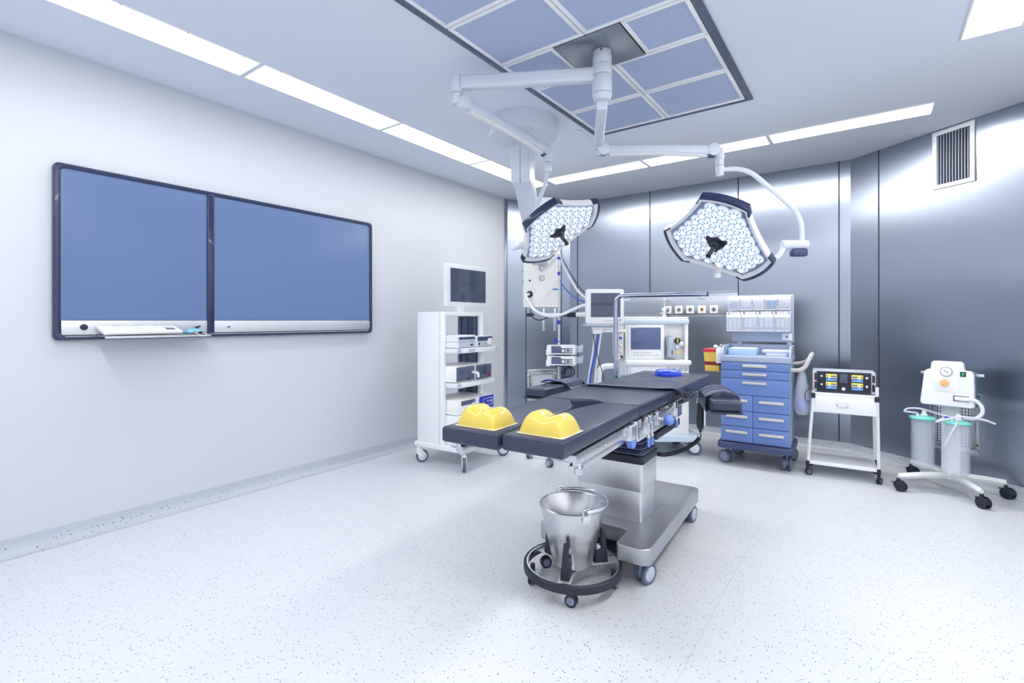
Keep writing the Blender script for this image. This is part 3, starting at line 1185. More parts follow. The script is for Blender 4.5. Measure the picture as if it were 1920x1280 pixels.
def spring_arm(a, b):
    g, X, L = bar(tuple(a), tuple(b), 0.072, 0.058, 'white', 'x', 0.022)
    sd = Vector((0, 0, 1)).cross((b - a).normalized()).normalized()
    g.cyl(tuple(a - sd * 0.032), tuple(a + sd * 0.032), 0.045, n=24, bev=0.008)
    g.cyl(tuple(b - sd * 0.034), tuple(b + sd * 0.034), 0.047, n=24, bev=0.008)
    p = g.build('spring_arm', 'arm', lamp)
    dx = (b - a).normalized()
    g = G()
    u = dx.cross(sd) * -1
    g.tube([tuple(a + dx * 0.05 + Vector((0, 0, -0.038))), tuple(a.lerp(b, 0.5) + Vector((0, 0, -0.030))), tuple(b - dx * 0.06 + Vector((0, 0, -0.040)))], 0.017, n=8, flat=(0.6, 1.4))
    g.build('arm_cover', 'offwhite', p)
    g = G()
    g.box(tuple(b - dx * 0.012 + Vector((0, 0, -0.046))), (0.05, 0.05, 0.012), 0.004, rz=math.atan2(dx.y, dx.x))
    g.build('joint_stop', 'navy', p)
    return p


spring_arm(k0, k1)
# lower arm to the right lamp
s0 = Vector((0, 0, -0.335))
s1 = Vector(lw((-1.621, 3.332, 2.655)))
g, X, L = bar(tuple(s0), tuple(s1), 0.062, 0.066, 'white', 'x', 0.018)
g.cyl((s1.x, s1.y, s1.z + 0.05), (s1.x, s1.y, s1.z - 0.045), 0.034, n=24, bev=0.006)
g.build('swivel_arm', 'arm', lamp)
g = G()
q0 = Vector(lw((-1.590, 3.345, 2.612)))
q1 = Vector(lw((-0.922, 3.778, 2.594)))
g.cyl((s1.x, s1.y, s1.z - 0.046), (s1.x, s1.y, s1.z - 0.085), 0.033, 0.028, n=24, bev=0.004)
dq = (q1 - q0).normalized()
sq = Vector((0, 0, 1)).cross(dq).normalized()
g.cyl(tuple(q0 - sq * 0.036), tuple(q0 + sq * 0.03), 0.045, n=24, bev=0.006)
g.build('elbow_joint', 'arm', lamp)
spring_arm(q0, q1)


def stem(top, bot):
    g = G()
    x, y, z = top
    g.tube([(x - 0.01, y, z - 0.0), (x + 0.012, y, z - 0.012), (x + 0.018, y, z - 0.04), (x + 0.018, y, z - 0.07)], 0.030, n=14)
    g.cyl((x + 0.018, y, z - 0.06), (x + 0.018, y, bot + 0.075), 0.026, n=20, bev=0.002)
    g.cyl((x + 0.018, y, bot + 0.073), (x + 0.018, y, bot), 0.0275, n=20, bev=0.006)
    g.build('stem', 'arm', lamp)


stem(tuple(k1), k1.z - 0.175)
stem((q1.x + 0.025, q1.y + 0.02, q1.z), q1.z - 0.19)
# thin yokes
g = G()
yk = [(-2.018, 3.265, 2.52), (-2.045, 3.29, 2.475), (-2.075, 3.318, 2.43), (-2.151, 3.356, 2.335), (-2.262, 3.42, 2.215), (-2.335, 3.47, 2.10), (-2.342, 3.45, 2.02), (-2.30, 3.42, 1.99)]
g.tube([lw(p) for p in yk], 0.0165, n=12)
g.build('yoke', 'arm', lamp)
g = G()
g.cyl(lw((-2.255, 3.43, 2.015)), lw((-2.352, 3.37, 1.968)), 0.031, 0.030, n=20, bev=0.004)
g.cyl(lw((-2.352, 3.37, 1.968)), lw((-2.405, 3.335, 1.942)), 0.019, 0.011, n=16, bev=0.003)
g.build('steering_grip', 'arm', lamp)
g = G()
yk = [(-0.876, 3.80, 2.447), (-0.84, 3.825, 2.452), (-0.765, 3.865, 2.449), (-0.683, 3.90, 2.412), (-0.586, 3.945, 2.311), (-0.50, 3.99, 2.22), (-0.425, 4.03, 2.13), (-0.392, 4.043, 2.05), (-0.384, 4.042, 1.97), (-0.384, 4.04, 1.915)]
g.tube([lw(p) for p in yk], 0.0175, n=12)
g.build('yoke', 'arm', lamp)
g = G()
c0, c1 = Vector(lw((-0.500, 3.952, 1.887))), Vector(lw((-0.352, 4.055, 1.887)))
g.cyl(tuple(c0), tuple(c1), 0.032, n=24, bev=0.006)
g.tube([tuple(c0.lerp(c1, 0.12)), lw((-0.50, 3.95, 1.84)), lw((-0.525, 3.935, 1.80)), lw((-0.575, 3.905, 1.765))], 0.020, n=12)
p = g.build('yoke_joint', 'arm', lamp)
g = G()
dd = (c1 - c0).normalized()
g.box(tuple(c0.lerp(c1, 0.66) + Vector((0, 0, -0.058))), (0.105, 0.06, 0.05), 0.012, 3, rz=math.atan2(dd.y, dd.x))
g.build('joint_cover', 'navy', p)


def hexa(RR, wb=0.437, bulge=0.07, dent=0.05, k=1.0):
    """outline of the lamp head: three bowed bumper sides and three slightly hollow long sides"""
    out = []
    rings = []
    for a in (90, -30, 210):
        u = Vector((math.cos(R(a)), math.sin(R(a))))
        v = Vector((u.y, -u.x))
        rings.append((u * RR - v * wb * RR, u * RR + v * wb * RR, u))
    for i in range(3):
        A, B, u = rings[i]
        nx = rings[(i + 1) % 3][0]
        n = 8
        for q in range(n):
            t = q / n
            out.append(A.lerp(B, t) + u * bulge * RR * 4 * t * (1 - t))
        md = (B + nx) / 2
        md = md.normalized()
        for q in range(n):
            t = q / n
            out.append(B.lerp(nx, t) - md * dent * RR * 4 * t * (1 - t))
    return [(p.x * k, p.y * k) for p in out]


def inside(p, poly):
    c = False
    n = len(poly)
    for i in range(n):
        x1, y1 = poly[i]
        x2, y2 = poly[(i + 1) % n]
        if (y1 > p[1]) != (y2 > p[1]) and p[0] < (x2 - x1) * (p[1] - y1) / (y2 - y1) + x1:
            c = not c
    return c


def lamp_head(loc, ex, ey, label):
    ex, ey = Vector(ex).normalized(), Vector(ey)
    ey = (ey - ex * ey.dot(ex)).normalized()
    ez = ex.cross(ey)
    X = Matrix(((ex.x, ey.x, ez.x, 0), (ex.y, ey.y, ez.y, 0), (ex.z, ey.z, ez.z, 0), (0, 0, 0, 1)))
    X = Matrix.Translation(Vector(loc) - LC) @ X
    RR = 0.36
    outer = hexa(RR)
    inner = hexa(RR, k=0.86)
    # housing: rim ring with a domed back
    g = G()
    layers = [(1.0, 0.008, 1), (1.005, -0.02, 1), (0.97, -0.045, 1), (0.72, -0.075, 1), (0.35, -0.09, 1)]
    n = len(outer)

    def ring(k, z, poly=outer):
        o = len(g.v)
        g.v.extend([(p[0] * k, p[1] * k, z) for p in poly])
        return o

    def bridge(a, b):
        for i in range(n):
            g.f.append([a + i, a + (i + 1) % n, b + (i + 1) % n, b + i])
            g.m.append(0)

    r0 = ring(0.905, -0.012)
    r1 = ring(0.92, 0.008)
    r2 = ring(0.985, 0.012)
    rs = [ring(k, z) for k, z, _ in layers]
    seq = [r0, r1, r2] + rs
    for a, b in zip(seq, seq[1:]):
        bridge(b, a)
    g.f.append(list(range(seq[-1], seq[-1] + n)))
    g.m.append(0)
    head = g.build('lamp_head', 'white', lamp, X)
    head['label'] = label
    g = G()
    g.prism([(p[0] * 0.915, p[1] * 0.915) for p in outer], -0.030, -0.010, 0)
    g.build('lens_plate', 'lampplate', head)
    # dark blue corner bumpers
    for a in (90, -30, 210):
        u = Vector((math.cos(R(a)), math.sin(R(a))))
        v = Vector((u.y, -u.x))
        g = G()
        pts = []
        for q in range(13):
            t = q / 12
            c = u * RR + v * (0.437 * RR) * (2 * t - 1) + u * 0.07 * RR * 4 * t * (1 - t)
            pts.append(c)
        po = [p + u * 0.014 for p in pts]
        pin = [p - u * 0.008 for p in pts]
        # short wings running back along the long sides
        w1 = pts[-1] + (v * 0.28 - u * 1.0).normalized() * 0.055
        w0 = pts[0] + (-v * 0.28 - u * 1.0).normalized() * 0.055
        po = [w0 - v * 0.008] + po + [w1 + v * 0.008]
        pin = [w0 + v * 0.004] + pin + [w1 - v * 0.004]
        g.prism([tuple(p) for p in po] + [tuple(p) for p in pin[::-1]], -0.040, 0.018, 0.004)
        g.build('bumper', 'frame', head)
    # lens cluster
    sp = 0.0885
    prof = [(0.0445, -0.012), (0.043, 0.0), (0.037, 0.010), (0.028, 0.016), (0.016, 0.019)]
    first = None
    lim = [(p[0] * 0.835, p[1] * 0.835) for p in outer]
    cand = []
    for jy in range(-5, 6):
        for ix in range(-5, 6):
            x = (ix + 0.5 * (jy % 2)) * sp * 0.93
            y = jy * sp * 0.80
            if inside((x, y), lim) and math.hypot(x, y) > 0.05:
                cand.append((x, y))
    random.seed(7)
    for (x, y) in cand:
        zz = 0.012 * (1 - (math.hypot(x, y) / 0.3) ** 2)
        if first is None:
            g = G()
            nf = 14
            g.lathe(prof, n=nf)
            g.lathe([(0.016, 0.019), (0.008, 0.0205), (0.0, 0.021)], n=nf, mi=1)
            # faceted inner star of the reflector
            for q in range(7):
                a = 2 * PI * q / 7
                g.tube([(0.018 * math.cos(a), 0.018 * math.sin(a), 0.0185), (0.036 * math.cos(a + 0.25), 0.036 * math.sin(a + 0.25), 0.0105)], 0.0035, n=6, sub=1, mi=2)
            first = g.build('lens', ['lens', 'led', 'lampplate'], head, tr(x, y, zz), sharp=20)
        else:
            c = first.copy()
            COL.objects.link(c)
            c.parent = head
            c.matrix_local = tr(x, y, zz) @ rotz(random.uniform(0, 6))
    # centre handle
    g = G()
    tri = []
    for a in (90, -30, 210):
        tri += arc(0.056 * math.cos(R(a + 60)), 0.056 * math.sin(R(a + 60)), 0.028, a + 20, a + 100, 5)
    tri.sort(key=lambda p: math.atan2(p[1], p[0]))
    g.prism(tri, 0.014, 0.040, 0.006, 2)
    g.cyl((0, 0, 0.038), (0, 0, 0.056), 0.030, 0.020, n=20, bev=0.003)
    g.cyl((0, 0, 0.055), (0, 0, 0.155), 0.0175, 0.0155, n=16, bev=0.003)
    g.cyl((0, 0, 0.150), (0, 0, 0.162), 0.0185, n=16, bev=0.003)
    h = g.build('handle', 'dark', head)
    return head


lamp_head((-0.883, 3.742, 1.925), (0.9266, 0.0835, -0.3666), (0.2915, -0.7755, 0.56), 'large lamp head in the middle of the photo facing down to the left')
lamp_head((-2.097, 3.543, 2.103), (0.7841, 0.2325, 0.5755), (0.1665, -0.972, 0.1658), 'lamp head farther back, seen nearly edge on')
g = G()
pz = Vector(lw((-0.93, 3.955, 1.69)))
g.tube([tuple(pz + Vector((0.03, -0.06, 0.075))), tuple(pz + Vector((0.0, 0.0, 0.03))), tuple(pz), tuple(pz - Vector((0, 0, 0.015)))], 0.024, n=12)
g.build('back_grip', 'offwhite', lamp)

# ------------------------------------------------------------------ ceiling supply pendant
PC = Vector((-2.325, 3.372, H))
pend = thing('ceiling_supply_pendant', 'white ceiling pendant with a round drum, slanted arm and gas supply column with gauges', 'supply pendant', tuple(PC))


def pw(p):
    return tuple(Vector(p) - PC)


g = G()
g.lathe([(0.0, -0.001), (0.283, -0.001), (0.283, -0.128), (0.279, -0.137), (0.270, -0.141), (0.0, -0.141)], n=56)
g.build('ceiling_drum', 'arm', pend)
for q in range(6):
    a = R(20 + 60 * q)
    g = G()
    g.cyl((0.235 * math.cos(a), 0.235 * math.sin(a), -0.141), (0.235 * math.cos(a), 0.235 * math.sin(a), -0.144), 0.005, n=8)
    g.build('screw', 'grey', pend)
g = G()
g.cyl((0, 0, -0.14), (0, 0, -0.25), 0.062, n=28)
g.build('neck', 'arm', pend)
dirp = Vector((-0.34, 0.80, 0)).normalized()
ang = math.atan2(dirp.y, dirp.x)
XP = rotz(ang)
g = G()
prof = [(-0.12, -0.235), (0.10, -0.235), (0.12, -0.25), (0.12, -0.46), (0.60, -0.86), (0.98, -1.0), (0.98, -1.10), (0.86, -1.11), (0.42, -0.86), (0.02, -0.545), (-0.10, -0.53), (-0.12, -0.50)]
g.prism(prof, -0.078, 0.078, 0.014, 3, X=XP @ rotx(PI / 2))
g.build('slanted_arm', 'arm', pend)
g = G()
g.bb(-0.1215, 0.05, -0.002, 0.002, -0.53, -0.24, X=XP)
g.build('housing_seam', 'grey', pend)
hp = [(-2.842, 4.125), (-2.685, 4.118), (-2.545, 4.300), (-2.60, 4.44), (-2.85, 4.44)]
g = G()
g.prism([pw((x, y, 0))[:2] for x, y in hp], 1.495 - H, 2.585 - H, 0.006)
g.prism([(pw((x, y, 0))[0] * 1.0, pw((x, y, 0))[1] * 1.0 - 0.0) for x, y in hp], 1.487 - H, 1.497 - H, 0.002)
sup = g.build('supply_column', 'cream', pend)
# facet frame for the right-hand face
fa, fb = Vector((-2.685, 4.118, 0)), Vector((-2.545, 4.300, 0))
fd = (fb - fa).normalized()
XF = Matrix.Translation(Vector(pw(tuple(fa)))) @ rotz(math.atan2(fd.y, fd.x))
for z in (1.963, 1.873, 1.775):
    g = G()
    g.cyl((0.062, 0.0, z), (0.062, -0.010, z), 0.027, n=24, bev=0.002, X=XF)
    a = g.build('gauge', 'slate', sup)
    g = G()
    g.cyl((0.062, -0.009, z), (0.062, -0.0115, z), 0.0215, n=24, X=XF)
    g.bb(0.050, 0.074, -0.013, -0.0115, z - 0.002, z + 0.002, X=XF, mi=1)
    g.build('dial', ['paper', 'black'], a) if False else g.build('gauge_dial', ['paper', 'black'], sup)
for (x, z, r) in ((-2.757, 1.615, 0.034), (-2.757, 1.752, 0.008)):
    g = G()
    X_ = Matrix.Translation(Vector(pw((x, 4.123, z))))
    g.cyl((0, 0, 0), (0, -0.014, 0), r, n=24, bev=0.002, X=X_)
    if r > 0.02:
        g.torus((0, 0, 0), r * 0.72, 0.006, 20, 8, X=X_ @ tr(0, -0.016, 0) @ rotx(PI / 2))
    g.build('hose_socket' if r > 0.02 else 'indicator', 'black', sup)
for k in range(8):
    g = G()
    z = 1.70 + 0.052 * k
    g.box(pw((-2.862, 4.18, z)), (0.03, 0.05, 0.034), 0.006)
    g.build('side_outlet', 'green' if k % 2 else 'teal', sup)
for (x, y) in ((-2.655, 4.215), (-2.585, 4.315)):
    g = G()
    g.cyl(pw((x, y, 1.49)), pw((x, y, 1.245)), 0.0165, n=18, bev=0.002)
    g.build('hanger_rod', 'metal', pend)
g = G()
g.box(pw((-2.44, 4.155, 1.408)), (0.60, 0.018, 0.03), 0.004, rz=0.24)
g.build('rail', 'metal', pend)
for (x, y) in ((-2.73, 4.085), (-2.40, 4.165), (-2.33, 4.182)):
    g = G()
    g.box(pw((x, y, 1.408)), (0.07, 0.034, 0.036), 0.006, rz=0.24)
    g.build('rail_clamp', 'dark', pend)

for nm, mt, pts, r, lb, cat in (
    ('corrugated_hose', 'hose', [(-2.757, 4.105, 1.615), (-2.76, 4.06, 1.60), (-2.735, 4.03, 1.565), (-2.66, 4.02, 1.47), (-2.56, 4.02, 1.415), (-2.45, 4.05, 1.392), (-2.36, 4.09, 1.412), (-2.28, 4.14, 1.455), (-2.20, 4.22, 1.495), (-2.09, 4.36, 1.50)], 0.014, 'white hose sagging from the pendant socket to the patient monitor', 'hose'),
    ('power_cable', 'hose', [(-2.52, 4.33, 2.03), (-2.46, 4.25, 1.915), (-2.36, 4.24, 1.75), (-2.26, 4.25, 1.61), (-2.13, 4.31, 1.50)], 0.011, 'thick white cable running steeply from the pendant column down to the monitor', 'cable'),
    ('monitor_cable', 'black', [(-2.52, 4.33, 2.06), (-2.45, 4.26, 1.945), (-2.34, 4.25, 1.775), (-2.24, 4.26, 1.64), (-2.11, 4.32, 1.55)], 0.005, 'thin black cable running beside the thick white one to the monitor', 'cable'),
    ('data_cable', 'cablue', [(-2.53, 4.33, 1.76), (-2.46, 4.27, 1.70), (-2.38, 4.245, 1.625), (-2.28, 4.25, 1.555), (-2.12, 4.31, 1.50)], 0.006, 'bright blue cable curving from the pendant column to the monitor', 'cable')):
    g = G()
    g.tube(pts, r, n=10)
    tag(g.build(nm, mt), lb, cat)
g = G()
g.tube([(-2.72, 4.075, 1.46), (-2.70, 4.06, 1.42), (-2.66, 4.045, 1.375), (-2.60, 4.05, 1.355), (-2.54, 4.075, 1.375), (-2.49, 4.12, 1.402)], 0.006, n=8)
tag(g.build('loose_cable', 'black'), 'short black cable looped under the pendant column', 'cable')

# ------------------------------------------------------------------ wall display unit on the left wall
DX = -4.0
t = thing('wall_display', 'dark blue framed double display recessed in the left wall with steel control strips below', 'wall display', (DX, 1.956, 1.77))
Y0, Y1, Z0, Z1 = 0.785, 3.127, 1.229, 2.308


def dl(x, y, z):
    return (x - DX, y - 1.956, z - 1.77)


XW = Matrix(((0, 0, 1, 0), (1, 0, 0, 0), (0, 1, 0, 0), (0, 0, 0, 1)))   # (u,v,w) -> x=w, y=u, z=v
g = G()
outer = rrect(Y0 - 1.956, Y1 - 1.956, Z0 - 1.77, Z1 - 1.77, 0.03, 5)
bars = [(Y0, Y0 + 0.034, Z0, Z1), (Y1 - 0.025, Y1, Z0, Z1), (1.632, 1.684, Z0, Z1)]
n = len(outer)


def fr_ring(k, x):
    o = len(g.v)
    g.v.extend([(x, p[0] - k * (1 if p[0] > 0 else -1), p[1] - k * (1 if p[1] > 0 else -1)) for p in outer])
    return o


rr = [fr_ring(0.0, 0.0), fr_ring(0.0, 0.038), fr_ring(0.006, 0.048), fr_ring(0.02, 0.050), fr_ring(0.028, 0.044), fr_ring(0.031, 0.030)]
for a, b in zip(rr, rr[1:]):
    for i in range(n):
        g.f.append([a + i, a + (i + 1) % n, b + (i + 1) % n, b + i])
        g.m.append(0)
c = dl(DX + 0.024, 1.658, 1.77)
g.box(c, (0.046, 0.052, Z1 - Z0 - 0.04), 0.010, 3)
g.bb(0.0, 0.026, Y0 - 1.93, Y1 - 1.98, Z0 - 1.745, Z1 - 1.795)
g.build('frame', 'frame', t)
for (a, b) in ((0.820, 1.634), (1.682, 3.102)):
    g = G()
    g.bb(0.026, 0.034, a - 1.956, b - 1.956, 1.354 - 1.77, 2.283 - 1.77, 0.001)
    g.build('screen', 'disp', t)
    g = G()
    g.bb(0.026, 0.040, a - 1.956, b - 1.956, 1.262 - 1.77, 1.351 - 1.77, 0.002)
    cp = g.build('control_strip', 'metal_d', t)
    if a < 1:
        g = G()
        g.cyl(dl(DX + 0.04, 0.926, 1.310), dl(DX + 0.052, 0.926, 1.310), 0.019, n=24, bev=0.003)
        g.build('knob', 'dark', cp)
        g = G()
        g.bb(0.038, 0.222, 0.985 - 1.956, 1.585 - 1.956, 1.252 - 1.77, 1.257 - 1.77, 0.001)
        g.bb(0.216, 0.222, 0.985 - 1.956, 1.585 - 1.956, 1.240 - 1.77, 1.257 - 1.77, 0.001)
        g.build('keyboard_shelf', 'metal_d', t)
        for (y, m_, w_) in ((1.075, 'royal', 0.016), (1.10, 'royal', 0.016), (1.155, 'white', 0.02), (1.20, 'grey', 0.03), (1.262, 'white', 0.02), (1.305, 'green', 0.014)):
            g = G()
            g.box(dl(DX + 0.05, y, 1.312), (0.022, w_, 0.014), 0.003)
            g.build('connector', m_, cp)
    else:
        g = G()
        g.cyl(dl(DX + 0.04, 1.781, 1.305), dl(DX + 0.046, 1.781, 1.305), 0.013, n=20, bev=0.002)
        p = g.build('power_button', 'chrome', cp)
        g = G()
        g.cyl(dl(DX + 0.046, 1.781, 1.305), dl(DX + 0.048, 1.781, 1.305), 0.006, n=16)
        g.build('power_light', 'royal', cp)
# keyboard, mask and clip on the little shelf
t = thing('keyboard', 'flat white keyboard lying on the steel shelf under the left wall screen', 'keyboard', (-3.862, 1.195, 1.2575))
t.rotation_euler = (0, R(14), 0)
t.location.z = 1.279
g = G()
g.prism([(-0.075, -0.215), (0.070, -0.215), (0.070, 0.215), (-0.075, 0.215)], 0.0, 0.020, 0.003, X=rotz(0.02))
g.build('case', 'white', t)
g = G()
for i in range(5):
    for k in range(15):
        g.bb(-0.066 + i * 0.021, -0.066 + i * 0.021 + 0.018, -0.205 + k * 0.0215, -0.205 + k * 0.0215 + 0.018, 0.019, 0.0235, 0.001)
g.build('key', 'paper', t)
g = G()
g.bb(-0.01, 0.030, 0.135, 0.185, 0.0195, 0.0222, 0.001)
g.build('display_strip', 'slate', t)
for yy in (-0.17, 0.17):
    g = G()
    g.prism([(-0.068, 0.001), (-0.040, 0.001), (-0.043, -0.010), (-0.064, -0.0045)], yy - 0.015, yy + 0.015, X=rotx(PI / 2))
    g.build('foot', 'white', t)
t = thing('face_mask', 'crumpled light blue face mask lying at the right end of the wall shelf', 'face mask', (-3.845, 1.497, 1.257))
g = G()
nu, nv = 16, 10
for jv in range(nv + 1):
    for iu in range(nu + 1):
        u, v = iu / nu * 2 - 1, jv / nv * 2 - 1
        z = 0.034 * (1 - u * u) ** 0.5 * (1 - 0.55 * v * v) + 0.003 * math.sin(7 * u + 3 * v) + 0.004
        g.v.append((0.048 * v, 0.052 * u * (1 - 0.15 * v), z))
for jv in range(nv):
    for iu in range(nu):
        a = jv * (nu + 1) + iu
        g.f.append([a, a + 1, a + nu + 2, a + nu + 1])
        g.m.append(0)
o = g.build('mask_cloth', 'skyblue', t)
sm_ = o.modifiers.new('thickness', 'SOLIDIFY')
sm_.thickness = 0.002
g = G()
g.tube([(0.045, -0.01, 0.012), (0.072, -0.005, 0.004), (0.083, 0.015, -0.012), (0.082, 0.04, -0.013), (0.070, 0.055, 0.003), (0.04, 0.045, 0.010)], 0.0022, n=6)
g.build('ear_loop', 'white', t)
t = thing('cable_clip', 'small black clip on the steel strip beside the blue face mask', 'clip', (-3.955, 1.565, 1.305))
g = G()
g.torus((0.012, 0, 0), 0.014, 0.005, 18, 8, X=rotx(0.4))
g.box((0, -0.008, -0.012), (0.02, 0.02, 0.012), 0.003)
g.build('clip_body', 'dark', t)

# ------------------------------------------------------------------ vents and outlets on the steel walls
def wall_frame(name, label, cat, x, y, ang, z, group=None):
    return thing(name, label, cat, (x, y, z), ang, group)


t = wall_frame('slatted_vent', 'white framed vent with upright slats high on the right steel wall', 'air vent', 0.580, 5.5565, ARC, 2.736)
g = G()
w_, h_ = 0.157, 0.248
fw = 0.034
for (a, b, c, d) in ((-w_, w_, -h_, -h_ + fw), (-w_, w_, h_ - fw, h_), (-w_, -w_ + fw, -h_ + fw, h_ - fw), (w_ - fw, w_, -h_ + fw, h_ - fw)):
    g.bb(a, b, -0.014, 0.0, c, d, 0.002)
g.build('frame', 'white', t)
g = G()
g.bb(-w_ + fw, w_ - fw, -0.003, -0.001, -h_ + fw, h_ - fw)
g.build('duct_opening', 'dark', t)
for k in range(11):
    x = -w_ + fw + 0.011 + k * (2 * w_ - 2 * fw - 0.022) / 10
    g = G()
    g.box((x, -0.009, 0), (0.003, 0.014, 2 * h_ - 2 * fw), 0.0, rz=R(6))
    g.build('slat', 'ltgrey', t)
for sx in (-1, 1):
    for sz_ in (-1, 1):
        g = G()
        g.cyl((sx * (w_ - fw / 2), -0.014, sz_ * 0.17), (sx * (w_ - fw / 2), -0.016, sz_ * 0.17), 0.004, n=8)
        g.build('screw', 'grey', t)


def exhaust(x, y, ang, w_, z0, z1, label, inner):
    t = wall_frame('exhaust_grille', label, 'air grille', x, y, ang, (z0 + z1) / 2)
    h_ = (z1 - z0) / 2
    w_ /= 2
    fw = 0.05
    g = G()
    for (a, b, c, d) in ((-w_, w_, -h_, -h_ + fw), (-w_, w_, h_ - fw, h_), (-w_, -w_ + fw, -h_ + fw, h_ - fw), (w_ - fw, w_, -h_ + fw, h_ - fw)):
        g.bb(a, b, -0.018, 0.0, c, d, 0.002)
    for (a, b, c, d) in ((-w_ + fw, w_ - fw, -h_ + fw, -h_ + fw + 0.012), (-w_ + fw, w_ - fw, h_ - fw - 0.012, h_ - fw), (-w_ + fw, -w_ + fw + 0.012, -h_ + fw, h_ - fw), (w_ - fw - 0.012, w_ - fw, -h_ + fw, h_ - fw)):
        g.bb(a, b, -0.026, -0.004, c, d, 0.002)
    g.build('frame', 'metal', t)
    g = G()
    g.bb(-w_ + fw, w_ - fw, -0.004, -0.001, -h_ + fw, h_ - fw)
    g.build('duct_opening', inner, t)
    g = G()
    nx, nz = 12, 17
    for k in range(1, nx):
        x_ = -w_ + fw + k * (2 * (w_ - fw)) / nx
        g.bb(x_ - 0.0025, x_ + 0.0025, -0.012, -0.008, -h_ + fw, h_ - fw)
    for k in range(1, nz):
        z_ = -h_ + fw + k * (2 * (h_ - fw)) / nz
        g.bb(-w_ + fw, w_ - fw, -0.013, -0.009, z_ - 0.0025, z_ + 0.0025)
    g.build('grille_mesh', 'white' if inner != 'dark' else 'metal', t)
    for sx in (-1, 1):
        for sz_ in (-1, 1):
            g = G()
            g.cyl((sx * (w_ - 0.02), -0.018, sz_ * (h_ - 0.09)), (sx * (w_ - 0.02), -0.021, sz_ * (h_ - 0.09)), 0.007, n=10)
            g.build('screw', 'black', t)


exhaust(0.589, 5.549, ARC, 0.378, 0.252, 0.752, 'steel grid grille low on the right wall behind the suction pump', 'grey')
exhaust(-3.684, 5.7985, ALC, 0.43, 0.25, 0.676, 'steel grid grille low on the back left corner wall behind the arm board', 'ltgrey')

GO = 'gas outlets on the back wall'
for k, (x, lb, ring) in enumerate(((-2.027, 'square white gas outlet with the clear flow meter plugged in', 'slate'),
                                   (-1.889, 'square white gas outlet just right of the clear flow meter', 'slate'),
                                   (-1.754, 'square white gas outlet in the middle of the row of five', 'slate'),
                                   (-1.616, 'square white gas outlet with a yellow ring', 'yellow'),
                                   (-1.480, 'square white gas outlet at the right end of the row', 'slate'))):
    t = thing('gas_outlet', lb, 'gas outlet', (x, 6.117, 1.484), 0, GO)
    g = G()
    g.box((0, -0.006, 0), (0.092, 0.012, 0.092), 0.003)
    g.build('cover_plate', 'cream', t)
    g = G()
    g.torus((0, 0, 0), 0.024, 0.0035, 24, 6, X=tr(0, -0.013, 0) @ rotx(PI / 2))
    g.build('colour_ring', ring, t)
    g = G()
    g.cyl((0, -0.010, 0), (0, -0.018, 0), 0.014, n=20, bev=0.002)
    g.build('socket', 'black', t)
t = thing('oxygen_flow_meter', 'clear flow meter tube plugged into the leftmost gas outlet', 'flow meter', (-2.045, 6.09, 1.484))
g = G()
g.cyl((0, 0.02, 0), (0, -0.05, 0), 0.018, n=16, bev=0.003)
g.cyl((0, -0.05, -0.055), (0, -0.05, 0.03), 0.017, n=16, bev=0.003)
g.cyl((-0.05, -0.05, -0.045), (0.0, -0.05, -0.045), 0.008, n=12)
g.build('valve_body', 'white', t)
g = G()
g.cyl((0, -0.05, 0.03), (0, -0.05, 0.115), 0.010, n=16)
g.build('glass_tube', 'clear', t)
g = G()
g.ball((0, -0.05, 0.122), 0.013, n=14)
g.build('top_cap', 'white', t)
g = G()
g.lathe([(0.016, -0.055), (0.03, -0.085), (0.026, -0.092), (0.0, -0.092)], c=(0, -0.05, 0), n=18)
g.cyl((-0.03, -0.05, 0.0), (-0.018, -0.05, 0.0), 0.02, n=18, bev=0.003)
g.build('control_knob', 'offwhite', t)

# ------------------------------------------------------------------ endoscopy tower with its devices
TW, TWR = (-3.22, 3.62, 0), R(3)
t = thing('equipment_tower', 'tall white wheeled equipment tower with open shelves beside the left wall', 'equipment cart', TW, TWR)
g = G()
g.bb(-0.315, 0.285, -0.335, -0.285, 0.160, 0.205, 0.006)
g.bb(-0.315, 0.285, 0.285, 0.335, 0.160, 0.205, 0.006)
g.bb(0.235, 0.285, -0.285, 0.285, 0.160, 0.205, 0.006)
g.bb(-0.315, -0.265, -0.285, 0.285, 0.160, 0.205, 0.006)
g.bb(-0.28, 0.24, -0.29, 0.29, 0.19, 0.203, 0.002)
g.build('base_frame', 'white', t)
for s in (-1, 1):
    y = 0.30 * s
    g = G()
    g.bb(-0.29, -0.02, y - 0.018, y + 0.018, 0.203, 1.43, 0.004)
    g.cyl((0.005, y - 0.006 * s, 0.203), (0.005, y - 0.006 * s, 1.43), 0.030, n=20, bev=0.003)
    g.cyl((-0.09, y - 0.006 * s, 0.203), (-0.09, y - 0.006 * s, 1.425), 0.024, n=16)
    g.build('side_panel', 'white', t)
    if s > 0:
        g = G()
        g.bb(-0.27, -0.02, y - 0.030, y - 0.018, 0.21, 1.39, 0.003)
        for x in (-0.24, -0.16, -0.05):
            g.cyl((x, y - 0.032, 0.21), (x, y - 0.032, 1.39), 0.013, n=12)
        g.build('cable_channel', mat('dark_grey_aluminium', (92, 102, 128), 0.28, 0.6, mottle=0.05), t)
g = G()
g.bb(-0.29, 0.03, -0.30, 0.30, 1.395, 1.432, 0.006)
g.build('top_plate', 'white', t)
g = G()
g.cyl((-0.30, -0.06, 0.50), (-0.30, -0.06, 0.80), 0.03, n=14)
g.cyl((-0.30, 0.02, 0.50), (-0.30, 0.02, 0.80), 0.03, n=14)
g.build('power_column', 'dark', t)
